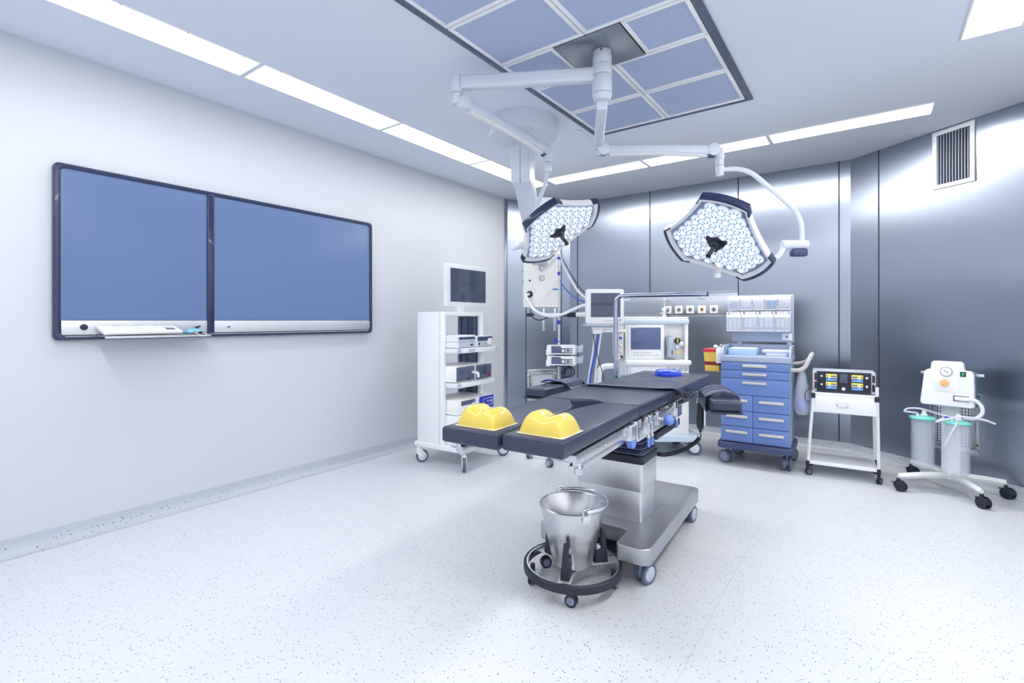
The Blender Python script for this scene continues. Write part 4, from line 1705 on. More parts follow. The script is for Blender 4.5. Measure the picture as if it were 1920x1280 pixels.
for z in (1.092, 0.775):
    g = G()
    g.bb(-0.26, 0.19, -0.275, 0.30, z - 0.043, z, 0.005)
    sh_ = g.build('shelf', 'white', t)
    for s, yy in ((-1, -0.275), (1, 0.30)):
        g = G()
        g.box((0.188, yy, z - 0.0215), (0.03, 0.03, 0.046), 0.007, 3)
        g.build('corner_cap', 'ltgrey', sh_)
    if z > 1:
        g = G()
        g.box((0.192, -0.09, z - 0.02), (0.008, 0.10, 0.028), 0.003)
        g.build('catch', 'ltgrey', sh_)
g = G()
g.bb(-0.25, 0.19, -0.275, 0.29, 0.205, 0.475, 0.006)
cb = g.build('bottom_cabinet', 'white', t)
g = G()
g.cyl((0.13, -0.31, 0.195), (0.20, -0.31, 0.195), 0.022, n=16, bev=0.003)
g.build('cable_drum', 'metal', t)
g = G()
g.bb(-0.06, 0.0, -0.05, 0.03, 1.43, 1.50, 0.006)
g.build('monitor_post', 'white', t)
for (x, y, az) in ((-0.275, -0.31, R(60)), (0.255, -0.29, R(-50)), (0.245, 0.30, R(40)), (-0.275, 0.31, R(80))):
    caster(t, x, y, 0.060, 0.030, 0.163, az, 'white', 'slate', 'offwhite', False, brake=False, off=0.03)
TXW = tr(*TW) @ rotz(TWR)


def on_tower(name, label, cat, x, y, z, group=None):
    return thing(name, label, cat, tuple(TXW @ Vector((x, y, z))), TWR, group)


# flat monitor on the tower
m_ = on_tower('flat_monitor', 'white framed flat monitor standing on top of the equipment tower', 'monitor', -0.02, 0.11, 1.47)
m_.rotation_euler = (0, 0, TWR + R(-4))
g = G()
g.prism(rrect(-0.315, 0.300, 0.018, 0.425, 0.014), -0.025, 0.025, 0.006, 2, X=XW)
g.build('casing', 'white', m_)
g = G()
g.prism(rrect(-0.268, 0.252, 0.062, 0.385, 0.003), 0.0245, 0.0262, 0.0, X=XW)
g.build('screen', 'screen', m_)
g = G()
g.bb(-0.02, 0.02, -0.10, 0.02, 0.0, 0.06, 0.004)
g.build('stand', 'white', m_)
# recorder pair, upper shelf
d = on_tower('video_recorder', 'low two-storey white recorder on the upper tower shelf, left of the knobbed device', 'video recorder', 0, -0.12, 1.093)
g = G()
g.bb(-0.20, 0.155, -0.15, 0.135, 0.004, 0.055, 0.004)
g.bb(-0.20, 0.155, -0.15, 0.135, 0.057, 0.112, 0.004)
g.bb(-0.21, 0.14, -0.145, 0.14, 0.113, 0.121, 0.003)
g.build('case', 'white', d)
g = G()
g.bb(0.154, 0.158, -0.125, 0.125, 0.006, 0.053, 0.002)
g.bb(0.154, 0.158, -0.125, 0.125, 0.060, 0.108, 0.002)
fp = g.build('front_panel', 'ltgrey', d)
g = G()
g.bb(0.1575, 0.1595, -0.12, 0.12, 0.082, 0.104)
g.build('disc_slot', 'navy', d)
g = G()
g.bb(0.1575, 0.162, 0.05, 0.085, 0.020, 0.036, 0.001)
g.build('port', 'dark', d)
d = on_tower('camera_control_unit', 'small device with a dark band and a white round knob on the upper tower shelf', 'medical device', 0, 0.17, 1.093)
g = G()
g.bb(-0.20, 0.15, -0.125, 0.125, 0.004, 0.105, 0.004)
g.build('case', 'white', d)
g = G()
g.bb(0.149, 0.154, -0.12, 0.12, 0.008, 0.060, 0.001)
g.build('front_panel', 'ltgrey', d)
g = G()
g.bb(0.149, 0.155, -0.12, 0.12, 0.060, 0.102, 0.001)
g.build('display_band', 'navy', d)
g = G()
g.cyl((0.15, 0.07, 0.05), (0.170, 0.07, 0.05), 0.034, n=28, bev=0.004)
g.build('round_knob', 'white', d)
g = G()
g.cyl((0.15, -0.005, 0.034), (0.162, -0.005, 0.034), 0.010, n=14, bev=0.002)
g.build('socket', 'chrome', d)
g = G()
g.bb(0.153, 0.158, -0.105, -0.088, 0.018, 0.045, 0.001)
g.build('rocker_switch', 'dark', d)
# middle shelf
d = on_tower('light_source', 'white box with a dark front, round dial and plug on the middle tower shelf', 'medical device', 0, -0.13, 0.776)
g = G()
g.bb(-0.20, 0.150, -0.155, 0.135, 0.006, 0.150, 0.006)
g.bb(-0.20, 0.11, -0.158, -0.154, 0.008, 0.030, 0.001)
g.build('case', 'cream', d)
g = G()
g.bb(0.149, 0.154, -0.14, 0.128, 0.012, 0.145, 0.002)
g.build('front_panel', 'slate', d)
g = G()
g.bb(0.153, 0.156, -0.11, -0.03, 0.075, 0.12, 0.001)
g.build('display', 'screen', d)
g = G()
g.torus((0, 0, 0), 0.042, 0.004, 28, 8, X=tr(0.156, 0.075, 0.085) @ roty(PI / 2))
g.cyl((0.153, 0.075, 0.085), (0.162, 0.075, 0.085), 0.040, n=28, bev=0.003)
g.build('dial', 'slate', d)
g = G()
g.cyl((0.16, 0.085, 0.085), (0.205, 0.085, 0.085), 0.013, n=14, bev=0.003)
g.tube([(0.205, 0.085, 0.085), (0.225, 0.088, 0.075), (0.228, 0.09, 0.04)], 0.013, n=12)
g.build('plug', 'white', d)
g = G()
g.cyl((0.153, 0.03, 0.028), (0.160, 0.03, 0.028), 0.010, n=14)
g.build('socket', 'dark', d)
d = on_tower('insufflator', 'device with a dark touch screen and a red button on the middle tower shelf', 'medical device', 0, 0.155, 0.776)
g = G()
g.bb(-0.20, 0.150, -0.14, 0.125, 0.006, 0.150, 0.004)
g.build('case', 'white', d)
g = G()
g.bb(0.149, 0.154, -0.132, 0.122, 0.010, 0.146, 0.002)
g.build('front_panel', 'slate', d)
g = G()
g.bb(0.153, 0.156, -0.09, 0.04, 0.045, 0.125, 0.001)
g.build('touch_screen', 'screen', d)
g = G()
g.cyl((0.153, 0.085, 0.042), (0.170, 0.085, 0.042), 0.014, n=18, bev=0.004)
g.build('red_button', 'red', d)
# lower devices on the cabinet
d = on_tower('recorder_box', 'white box with a dark display strip left of the blue panelled tower device', 'medical device', 0, -0.11, 0.476)
g = G()
g.bb(-0.22, 0.158, -0.155, 0.160, 0.004, 0.135, 0.006)
g.bb(-0.22, 0.12, -0.158, -0.154, 0.006, 0.028, 0.001)
g.build('case', 'cream', d)
g = G()
g.bb(0.157, 0.161, -0.10, 0.11, 0.085, 0.128, 0.001)
g.build('display_strip', 'slate', d)
g = G()
g.bb(0.157, 0.163, 0.06, 0.13, 0.06, 0.095, 0.002)
g.build('label_plate', 'paper', d)
d = on_tower('irrigation_pump', 'device with a bright blue control panel on the lowest tower shelf', 'medical device', 0, 0.185, 0.476)
g = G()
g.bb(-0.22, 0.155, -0.13, 0.125, 0.004, 0.135, 0.004)
g.build('case', 'white', d)
g = G()
g.bb(0.154, 0.160, -0.115, 0.12, 0.008, 0.132, 0.002)
g.build('blue_panel', 'royal', d)
g = G()
for (a, b, c, e) in ((-0.05, 0.10, 0.104, 0.108), (-0.05, 0.10, 0.040, 0.044), (-0.05, -0.046, 0.04, 0.108), (0.096, 0.10, 0.04, 0.108)):
    g.bb(0.159, 0.1615, a, b, c, e)
g.build('panel_outline', 'white', d)
for (y, z, m2) in ((-0.075, 0.05, 'green'), (-0.02, 0.06, 'red'), (0.02, 0.078, 'ltblue'), (0.06, 0.075, 'ltgrey'), (0.08, 0.075, 'ltgrey')):
    g = G()
    g.box((0.1605, y, z), (0.004, 0.018, 0.02), 0.001)
    g.build('button', m2, d)
# ------------------------------------------------------------------ infusion stand with two pumps
IV = (-2.453, 4.174, 0)
t = thing('infusion_stand', 'slim chrome infusion pole with royal blue clamps standing on a wheeled star base', 'infusion stand', IV)
g = G()
g.cyl((0, 0, 0.10), (0, 0, 1.14), 0.0155, n=18)
g.cyl((0, 0, 1.14), (0, 0, 1.33), 0.0125, n=18)
g.cyl((0, 0, 1.33), (0, 0, 2.00), 0.0095, n=16)
g.build('pole', 'metal', t)
g = G()
g.cyl((0, 0, 0.075), (0, 0, 0.14), 0.032, n=20, bev=0.005)
g.build('hub', 'grey', t)
for k in range(5):
    a = R(-151 + 72 * k)
    X = rotz(a)
    g = G()
    g.prism([(0.02, -0.018), (0.29, -0.012), (0.29, 0.012), (0.02, 0.018)], 0.085, 0.108, 0.004, X=X)
    g.build('leg', 'offwhite', t)
    caster(t, 0.28 * math.cos(a), 0.28 * math.sin(a), 0.037, 0.020, 0.088, a + R(60), 'grey', 'slate', 'ltgrey', True, off=0.012)
for z, r, h in ((1.315, 0.019, 0.038), (1.948, 0.016, 0.024)):
    g = G()
    g.cyl((0, 0, z), (0, 0, z + h), r, n=20, bev=0.003)
    g.build('blue_collar', 'royal', t)
g = G()
star = [((0.022 if q % 2 == 0 else 0.013) * math.cos(2 * PI * q / 10 + PI / 2), (0.022 if q % 2 == 0 else 0.013) * math.sin(2 * PI * q / 10 + PI / 2)) for q in range(10)]
g.prism(star, 0.008, 0.028, 0.004, X=tr(0, 0, 1.81) @ rotz(R(30)) @ rotx(PI / 2))
g.build('star_knob', 'royal', t)
for a in (R(30), R(210)):
    g = G()
    pts = [(0.01, 0, 1.962), (0.06, 0, 1.966), (0.085, 0, 1.955), (0.095, 0, 1.97), (0.085, 0, 1.99)]
    g.tube(pts, 0.0045, n=8, X=rotz(a))
    g.torus((0.085, 0, 1.962), 0.02, 0.003, 16, 6, X=rotz(a))
    g.build('bag_hook', 'clear', t)
for a, l in ((R(25), 0.032), (R(205), 0.05)):
    g = G()
    g.box((0.012 + l / 2, 0, 1.657), (l, 0.02, 0.018), 0.005, X=rotz(a))
    g.build('tube_clip', 'knob', t)
g = G()
g.box((-0.02, -0.01, 1.142), (0.06, 0.03, 0.018), 0.005, rz=R(30))
g.cyl((-0.03, -0.02, 1.15), (-0.03, -0.02, 1.175), 0.01, n=12)
g.build('pump_clamp', 'royal', t)
for z0, lb in ((1.028, 'upper of two white infusion pumps with keypads clamped to the pole'), (0.925, 'lower of two white infusion pumps with keypads clamped to the pole')):
    d = thing('infusion_pump', lb, 'infusion pump', (IV[0] + 0.045, IV[1] + 0.005, z0), R(30), 'infusion pumps on the pole')
    g = G()
    prof = rrect(-0.155, 0.115, 0.0, 0.09, 0.010)
    g.prism(prof, 0.03, 0.125, 0.005, X=rotx(PI / 2))
    g.bb(-0.162, -0.125, -0.13, -0.05, -0.008, 0.05, 0.006)
    g.build('case', 'white', d)
    g = G()
    g.prism([(-0.112, 0.014), (0.088, 0.014), (0.088, 0.062), (-0.012, 0.062), (-0.03, 0.082), (-0.112, 0.082)], 0.124, 0.129, 0.001, X=rotx(PI / 2))
    g.build('front_panel', 'slate', d)
    g = G()
    g.bb(-0.105, -0.038, -0.1315, -0.129, 0.020, 0.048, 0.0005)
    g.build('display', 'screen2', d)
    g = G()
    g.prism([(-0.014, 0.020), (0.004, 0.038), (-0.014, 0.056), (-0.032, 0.038)], 0.129, 0.132, 0.001, X=tr(0.013, 0, 0) @ rotx(PI / 2))
    g.build('arrow_key', 'white', d)
    for r_ in range(2):
        for c_ in range(4):
            g = G()
            g.box((0.028 + 0.0175 * c_, -0.130, 0.028 + 0.020 * r_), (0.012, 0.004, 0.014), 0.0015)
            g.build('key', ('orange', 'green')[r_] if c_ == 1 else 'paper', d)
    g = G()
    g.bb(0.115, 0.132, -0.12, -0.03, 0.008, 0.085, 0.004)
    g.bb(0.132, 0.185, -0.11, -0.04, 0.02, 0.078, 0.008)
    g.bb(0.165, 0.190, -0.105, -0.05, 0.058, 0.09, 0.006)
    g.build('syringe_drive', 'ltgrey', d)
    g = G()
    g.bb(-0.08, 0.07, -0.11, -0.02, -0.012, 0.0, 0.003)
    g.build('pump_foot', 'dark', d)
g = G()
pts = [(-2.37, 4.14, 0.92), (-2.36, 4.11, 0.86), (-2.33, 4.10, 0.80), (-2.30, 4.12, 0.83), (-2.29, 4.13, 0.88), (-2.33, 4.12, 0.90), (-2.37, 4.10, 0.85), (-2.36, 4.09, 0.79), (-2.32, 4.09, 0.775), (-2.30, 4.12, 0.80), (-2.27, 4.15, 0.86), (-2.29, 4.15, 0.90), (-2.34, 4.13, 0.895), (-2.35, 4.11, 0.83), (-2.33, 4.095, 0.77)]
g.tube(pts, 0.007, n=8)
g.box((-2.335, 4.105, 0.80), (0.05, 0.04, 0.05), 0.008)
tag(g.build('cable_bundle', 'dark'), 'tangled black cable bundle hanging under the infusion pumps', 'cable')

# ------------------------------------------------------------------ patient monitor on its arm
MN = (-2.012, 4.259, 1.475)
t = thing('patient_monitor', 'white patient monitor with a dark screen held on an arm from the ceiling pendant', 'patient monitor', MN, R(35))
g = G()
g.prism(rrect(-0.176, 0.176, -0.155, 0.168, 0.018), -0.035, 0.045, 0.008, 2, X=rotx(PI / 2) @ tr(0, 0, 0))
g.build('casing', 'white', t)
g = G()
g.prism(rrect(-0.132, 0.142, -0.092, 0.132, 0.003), 0.0448, 0.0465, 0.0, X=rotx(PI / 2))
g.build('screen', 'screen', t)
for k, m2 in enumerate(('orange', 'ltgrey', 'grey', 'grey', 'grey', 'grey')):
    g = G()
    g.box((0.0 + 0.020 * k, -0.046, -0.124), (0.010, 0.004, 0.008), 0.001)
    g.build('key', m2, t)
g = G()
g.cyl((0.138, -0.044, -0.118), (0.138, -0.060, -0.118), 0.014, n=18, bev=0.002)
g.build('rotary_knob', 'ltgrey', t)
g = G()
g.prism(rrect(-0.195, 0.165, -0.06, 0.06, 0.03), -0.178, -0.155, 0.008)
g.build('docking_tray', 'ltgrey', t)
g = G()
g.box((-0.14, -0.062, -0.168), (0.03, 0.003, 0.008), 0.001)
g.build('status_light', 'teal', t)
g = G()
g.bb(-0.12, 0.10, -0.03, 0.04, -0.205, -0.185, 0.006)
g.bb(-0.11, -0.02, -0.04, 0.03, -0.25, -0.205, 0.010)
g.bb(-0.02, 0.20, -0.01, 0.03, -0.235, -0.205, 0.008)
g.build('bracket', 'offwhite', t)
g = G()
inv = (tr(*MN) @ rotz(R(35))).inverted()
g.tube([inv @ Vector(p) for p in ((-2.30, 4.187, 1.408), (-2.16, 4.215, 1.408), (-2.03, 4.28, 1.408))], 0.022, n=12, sub=3)
g.build('support_arm', 'offwhite', t)
g = G()
g.cyl(tuple(inv @ Vector((-2.36, 4.175, 1.408))), tuple(inv @ Vector((-2.27, 4.193, 1.408))), 0.026, n=16, bev=0.004)
g.build('arm_sleeve', 'dark', t)
for nm, mt, pts, r, lb in (
    ('white_hose', 'hose', [(-2.085, 4.22, 1.25), (-2.095, 4.19, 1.05), (-2.12, 4.16, 0.82), (-2.14, 4.16, 0.55), (-2.10, 4.25, 0.30), (-1.98, 4.50, 0.28), (-1.93, 4.78, 0.32)], 0.011, 'white hose falling from the monitor bracket, leftmost of the bundle'),
    ('blue_hose', 'cablue', [(-2.05, 4.22, 1.25), (-2.066, 4.185, 1.05), (-2.10, 4.15, 0.82), (-2.11, 4.15, 0.55), (-2.07, 4.24, 0.30), (-1.95, 4.50, 0.27), (-1.90, 4.80, 0.30)], 0.009, 'bright blue hose falling from the monitor bracket behind the table'),
    ('clear_hose', 'offwhite', [(-2.03, 4.235, 1.25), (-2.05, 4.20, 1.02), (-2.065, 4.17, 0.80), (-2.075, 4.17, 0.55), (-2.04, 4.26, 0.31), (-1.93, 4.50, 0.27), (-1.87, 4.82, 0.30)], 0.008, 'pale hose falling from the monitor bracket beside the blue one'),
    ('black_cable', 'black', [(-2.09, 4.20, 1.27), (-2.075, 4.18, 1.15), (-2.03, 4.17, 1.00), (-1.985, 4.18, 0.84), (-1.97, 4.22, 0.60), (-1.96, 4.30, 0.35), (-1.90, 4.55, 0.25), (-1.82, 4.84, 0.28)], 0.004, 'thin black cable crossing the blue hose below the patient monitor')):
    g = G()
    g.tube(pts, r, n=8)
    tag(g.build(nm, mt), lb, 'hose' if 'hose' in nm else 'cable', 'hoses under the patient monitor')

# ------------------------------------------------------------------ anaesthesia machine
AN = (-1.88, 5.05, 0)
t = thing('anesthesia_machine', 'white anaesthesia workstation with a built-in navy screen against the back wall', 'anesthesia machine', AN, R(35))
g = G()
g.bb(-0.288, 0.342, -0.14, 0.22, 0.955, 1.325, 0.012)
g.bb(-0.288, 0.105, -0.215, -0.13, 0.955, 1.322, 0.010)
g.bb(0.31, 0.345, -0.215, 0.0, 0.955, 1.322, 0.008)
an_b = g.build('upper_housing', 'cream', t)
g = G()
g.bb(-0.312, 0.350, -0.235, 0.24, 1.316, 1.366, 0.014, 3)
g.build('top_band', 'paleband', t)
g = G()
g.bb(-0.308, 0.346, -0.228, 0.235, 1.362, 1.388, 0.012, 3)
g.build('top_shelf', 'white', t)
g = G()
g.bb(-0.262, 0.092, -0.228, -0.214, 0.968, 1.308, 0.006)
pn = g.build('screen_bezel', 'white', t)
g = G()
g.bb(-0.236, 0.064, -0.2305, -0.2275, 1.06, 1.282, 0.001)
g.build('screen', 'screen2', pn)
for (row, z) in ((0, 1.027), (1, 1.0)):
    for k in range(8):
        if row == 0 and k > 5:
            continue
        g = G()
        g.box((-0.20 + 0.031 * k, -0.2295, z), (0.019, 0.004, 0.010), 0.001)
        g.build('key', 'yellow' if (row, k) in ((1, 4), (1, 6)) else 'ltgrey', pn)
g = G()
g.cyl((0.046, -0.228, 1.004), (0.046, -0.250, 1.004), 0.017, n=20, bev=0.003)
g.build('rotary_knob', 'offwhite', pn)
g = G()
g.bb(-0.30, 0.352, -0.30, 0.22, 0.905, 0.957, 0.018, 3)
g.build('writing_ledge', 'white', t)
g = G()
g.bb(-0.262, 0.345, -0.235, 0.22, 0.21, 0.908, 0.008)
lo = g.build('lower_cabinet', 'cream', t)
for (z0, z1) in ((0.71, 0.895), (0.48, 0.70), (0.235, 0.47)):
    g = G()
    g.bb(-0.245, 0.03, -0.246, -0.234, z0, z1, 0.004)
    dr = g.build('drawer', 'white', t)
    g = G()
    g.bb(-0.16, -0.06, -0.256, -0.245, (z0 + z1) / 2 - 0.008, (z0 + z1) / 2 + 0.008, 0.004)
    g.build('drawer_handle', 'ltgrey', dr)
g = G()
g.bb(0.045, 0.340, -0.243, -0.234, 0.50, 0.70, 0.004)
g.build('access_door', 'white', t)
for x in (0.14, 0.20, 0.262, 0.312):
    g = G()
    g.cyl((x, -0.234, 0.862), (x, -0.250, 0.862), 0.019, n=20, bev=0.002)
    g.torus((0, 0, 0), 0.014, 0.002, 18, 6, X=tr(x, -0.251, 0.862) @ rotx(PI / 2))
    g.build('cylinder_gauge', 'ltgrey', t)
# vaporiser in the right bay
g = G()
g.prism(rrect(0.128, 0.245, -0.27, -0.15, 0.018), 0.985, 1.185, 0.006)
g.prism(rrect(0.15, 0.225, -0.255, -0.165, 0.014), 1.183, 1.20, 0.003)
vp = g.build('vaporizer', 'ltgrey', t)
g = G()
g.cyl((0.213, -0.270, 1.150), (0.213, -0.292, 1.150), 0.030, n=28, bev=0.004)
g.build('vaporizer_dial', 'dark', vp)
g = G()
g.box((0.213, -0.293, 1.150), (0.012, 0.004, 0.042), 0.001)
g.build('dial_mark', 'yellow', vp)
g = G()
g.cyl((0.213, -0.270, 1.085), (0.213, -0.284, 1.085), 0.018, n=20, bev=0.003)
g.build('filler_cap', 'chrome', vp)
g = G()
g.box((0.215, -0.271, 1.035), (0.042, 0.004, 0.026), 0.001)
g.build('agent_label', 'yellow', vp)
g = G()
g.box((0.165, -0.271, 1.035), (0.010, 0.004, 0.045), 0.001)
g.build('level_window', 'navy', vp)
g = G()
g.bb(0.245, 0.345, -0.20, -0.17, 1.09, 1.135, 0.004)
g.build('mounting_rail', 'metal', t)
g = G()
g.tube([(0.34, -0.1, 1.30), (0.365, -0.12, 1.25), (0.37, -0.13, 1.18), (0.35, -0.12, 1.12)], 0.007, n=8)
g.build('side_tube', 'clear', t)
# control column on the left
g = G()
g.bb(-0.372, -0.30, -0.20, 0.02, 0.98, 1.29, 0.006)
cc = g.build('control_column', 'offwhite', t)
for (z, m2, r) in ((1.245, 'maroon', 0.021), (1.176, 'cablue', 0.014), (1.10, 'chrome', 0.014), (1.04, 'chrome', 0.014)):
    g = G()
    g.cyl((-0.336, -0.20, z), (-0.336, -0.228, z), r, n=20, bev=0.003)
    k_ = g.build('control_knob', m2, cc)
g = G()
g.cyl((-0.336, -0.226, 1.245), (-0.336, -0.234, 1.245), 0.014, n=18, bev=0.002)
g.build('knob_cap', 'white', cc)
# absorber assembly
g = G()
g.cyl((-0.34, -0.22, 0.80), (-0.34, -0.22, 0.935), 0.062, n=24, bev=0.006)
g.bb(-0.32, -0.25, -0.30, -0.22, 0.78, 0.93, 0.01)
g.build('absorber_canister', 'clear', t)
g = G()
g.cyl((-0.34, -0.22, 0.76), (-0.34, -0.22, 0.80), 0.055, n=24, bev=0.005)
g.build('absorber_base', 'teal', t)
g = G()
g.tube([(-0.33, -0.23, 0.98), (-0.365, -0.25, 0.975), (-0.39, -0.26, 0.94), (-0.40, -0.25, 0.88)], 0.012, n=10)
g.build('breathing_tube', 'film', t)
g = G()
g.cyl((-0.33, -0.23, 0.975), (-0.33, -0.23, 1.0), 0.015, n=14)
g.build('tube_port', 'dark', t)
g = G()
g.prism([(-0.36, -0.30), (0.40, -0.30), (0.44, -0.22), (0.44, 0.24), (0.36, 0.32), (-0.32, 0.32), (-0.40, 0.22), (-0.40, -0.22)], 0.145, 0.212, 0.012, 3)
g.build('base', 'paleband', t)
for (x, y, az) in ((0.40, -0.20, R(-15)), (-0.34, -0.22, R(20)), (0.36, 0.24, R(40)), (-0.30, 0.24, R(10))):
    caster(t, x, y, 0.068, 0.03, 0.15, az, 'slate', 'slate', 'white', True, brake=True, off=0.01)
# wide white elbow hose
g = G()
g.tube([(-2.06, 4.66, 0.887), (-2.12, 4.60, 0.893), (-2.17, 4.56, 0.880), (-2.195, 4.535, 0.835), (-2.20, 4.525, 0.75), (-2.19, 4.53, 0.60), (-2.15, 4.56, 0.45), (-2.09, 4.62, 0.38)], 0.029, n=16)
tag(g.build('suction_hose', 'hose'), 'wide white hose bent down in an elbow left of the anaesthesia machine', 'hose')
# ------------------------------------------------------------------ supply cart
SX, SR = (-0.861, 5.224, 0), R(2.5)
SM = tr(*SX) @ rotz(SR)
t = thing('supply_cart', 'blue fronted drawer cart with a bin rack on top, standing at the back wall', 'supply cart', SX, SR)
HW, FD = 0.287, 0.25
g = G()
g.bb(-HW, HW, -FD + 0.012, 0.22, 0.215, 0.97, 0.004)
g.build('body', 'cartgrey', t)
rows = [(0.891, 0.966), (0.815, 0.890), (0.662, 0.814)]
low = [(0.512, 0.661), (0.366, 0.511), (0.222, 0.365)]


def drawer(x0, x1, z0, z1, wfrac, zf):
    g = G()
    g.bb(x0 + 0.0015, x1 - 0.0015, -FD - 0.012, -FD + 0.012, z0 + 0.002, z1 - 0.002, 0.003)
    d = g.build('drawer', 'blue', t)
    cx, w2 = (x0 + x1) / 2, (x1 - x0) * wfrac / 2
    zc = z0 + (z1 - z0) * zf
    g = G()
    g.prism([(cx - w2, zc - 0.013), (cx + w2, zc - 0.013), (cx + w2, zc + 0.009), (cx + w2 - 0.01, zc + 0.013), (cx - w2 + 0.01, zc + 0.013), (cx - w2, zc + 0.009)], FD + 0.010, FD + 0.034, 0.007, 3, X=rotx(PI / 2))
    g.build('handle', 'handle', d)


for z0, z1 in rows:
    drawer(-HW, HW, z0, z1, 0.35, 0.56 if z1 - z0 < 0.1 else 0.76)
for z0, z1 in low:
    drawer(-HW, -0.012, z0, z1, 0.68, 0.66)
    drawer(-0.012, HW, z0, z1, 0.68, 0.64)
g = G()
g.bb(-HW - 0.008, HW + 0.008, -FD - 0.018, 0.235, 0.968, 1.02, 0.006)
g.bb(-HW, HW, 0.205, 0.228, 1.015, 1.115, 0.004)
side = [(-FD - 0.01, 1.015), (0.225, 1.015), (0.225, 1.115), (-0.16, 1.115), (-FD - 0.005, 1.04)]
for sx in (-1, 1):
    g.prism(side, -0.008, 0.008, 0.002, X=tr(sx * (HW - 0.004), 0, 0) @ Matrix(((0, 0, 1, 0), (1, 0, 0, 0), (0, 1, 0, 0), (0, 0, 0, 1))))
g.build('top_tray', 'cartgrey', t)
g = G()
g.prism(rrect(-HW - 0.03, HW + 0.03, -FD - 0.045, 0.27, 0.05), 0.155, 0.215, 0.014, 3)
g.build('bumper_base', 'navy', t)
for (x, y, az) in ((-0.235, -0.20, R(150)), (0.255, -0.20, R(105)), (-0.23, 0.20, R(10)), (0.25, 0.20, R(60))):
    caster(t, x, y, 0.062, 0.036, 0.16, az, 'slate', 'slate', 'grey', True, off=0.02)
# push handle on the right side
g = G()
g.tube([(HW - 0.01, -0.17, 0.905), (HW + 0.06, -0.17, 0.908), (HW + 0.105, -0.165, 0.935), (HW + 0.135, -0.155, 1.0), (HW + 0.16, -0.14, 1.055)], 0.018, n=14)
g.tube([(HW - 0.01, 0.12, 0.945), (HW + 0.05, 0.12, 0.95), (HW + 0.10, 0.10, 0.97), (HW + 0.135, 0.05, 1.01), (HW + 0.158, -0.02, 1.05), (HW + 0.16, -0.14, 1.055)], 0.015, n=12)
g.build('push_handle', 'handle', t)
# bin rack on the back
RY = 0.20
g = G()
g.bb(-HW + 0.02, HW - 0.0, RY, RY + 0.018, 1.14, 1.605, 0.003)
g.bb(-HW + 0.07, -HW + 0.11, RY + 0.002, RY + 0.016, 1.02, 1.15, 0.002)
g.bb(HW - 0.06, HW - 0.02, RY + 0.002, RY + 0.016, 1.02, 1.15, 0.002)
rk = g.build('rack_panel', 'cartgrey', t)
g = G()
g.bb(0.185, 0.27, RY - 0.003, RY, 1.16, 1.225, 0.001)
nt_ = g.build('number_plate', 'paper', rk)
text_mesh('number', '4', 0.05, 'dark', rk, tr(0.227, RY - 0.0036, 1.192) @ rotx(PI / 2))
PK = 'sterile packets in the clear bins'
BN5 = ('leftmost upper', 'second upper', 'middle upper', 'fourth upper', 'rightmost upper')
BN4 = ('leftmost lower', 'second lower', 'third lower', 'rightmost lower')
random.seed(11)
pk_mats = [mat('violet_print_wrapper', (176, 184, 226), 0.3, mottle=0.5, scale=45), mat('clear_wrapper_pale', (214, 222, 236), 0.25, mottle=0.12, scale=60),
           mat('ribbed_clear_wrapper', (208, 214, 228), 0.25, mottle=0.18, scale=80), mat('blue_print_wrapper', (96, 140, 204), 0.3, mottle=0.5, scale=50),
           mat('lilac_spotted_wrapper', (222, 218, 236), 0.35, mottle=0.3, scale=40)]


def bin_row(n, z0, z1, x0, x1, dep, names, content):
    wd = (x1 - x0) / n
    for k in range(n):
        a, b = x0 + k * wd + 0.0025, x0 + (k + 1) * wd - 0.0025
        g = G()
        yb = RY - 0.003
        g.bb(a, b, yb - 0.012, yb, z0, z1, 0.001)
        g.bb(a, a + 0.004, yb - dep, yb, z0, z1 - 0.01, 0.001)
        g.bb(b - 0.004, b, yb - dep, yb, z0, z1 - 0.01, 0.001)
        g.bb(a, b, yb - dep, yb, z0, z0 + 0.005, 0.001)
        hh = z1 - z0
        g.bb(a, b, yb - dep - 0.012, yb - dep + 0.006, z1 - hh * 0.36, z1 - hh * 0.19, 0.004)
        bn = g.build('bin', 'white', rk)
        g = G()
        g.bb(a + 0.004, b - 0.004, yb - dep, yb - dep + 0.003, z0 + 0.004, z1 - hh * 0.30, 0.0005)
        g.build('clear_front', 'clear', bn)
        g = G()
        g.bb(a + 0.02, b - 0.02, yb - dep * 0.6, yb - dep * 0.6 + 0.003, z1 - hh * 0.19, z1 - 0.008, 0.0005)
        g.build('label_strip', 'paper', bn)
        m2, cnt, lb, cap = content[k]
        for q in range(cnt):
            pw_ = (b - a - 0.02) / cnt
            xc = a + 0.010 + pw_ * (q + 0.5)
            o = G()
            ht = hh * (0.56 + 0.05 * random.random())
            o.box((0, 0, ht / 2), (pw_ * 0.92, 0.028, ht), 0.006, 2, X=rotz(0) @ roty(random.uniform(-0.04, 0.04)))
            if cap:
                o.box((0, -0.016, ht * 0.22), (pw_ * 0.5, 0.004, 0.012), 0.001, mi=1)
            ob = o.build('sterile_packet', [m2, M[cap] if cap else m2], None)
            ob.location = SM @ Vector((xc, yb - dep * 0.55, z0 + 0.0055))
            ob.rotation_euler = (0, 0, SR)
            tag(ob, lb, 'packet', PK)


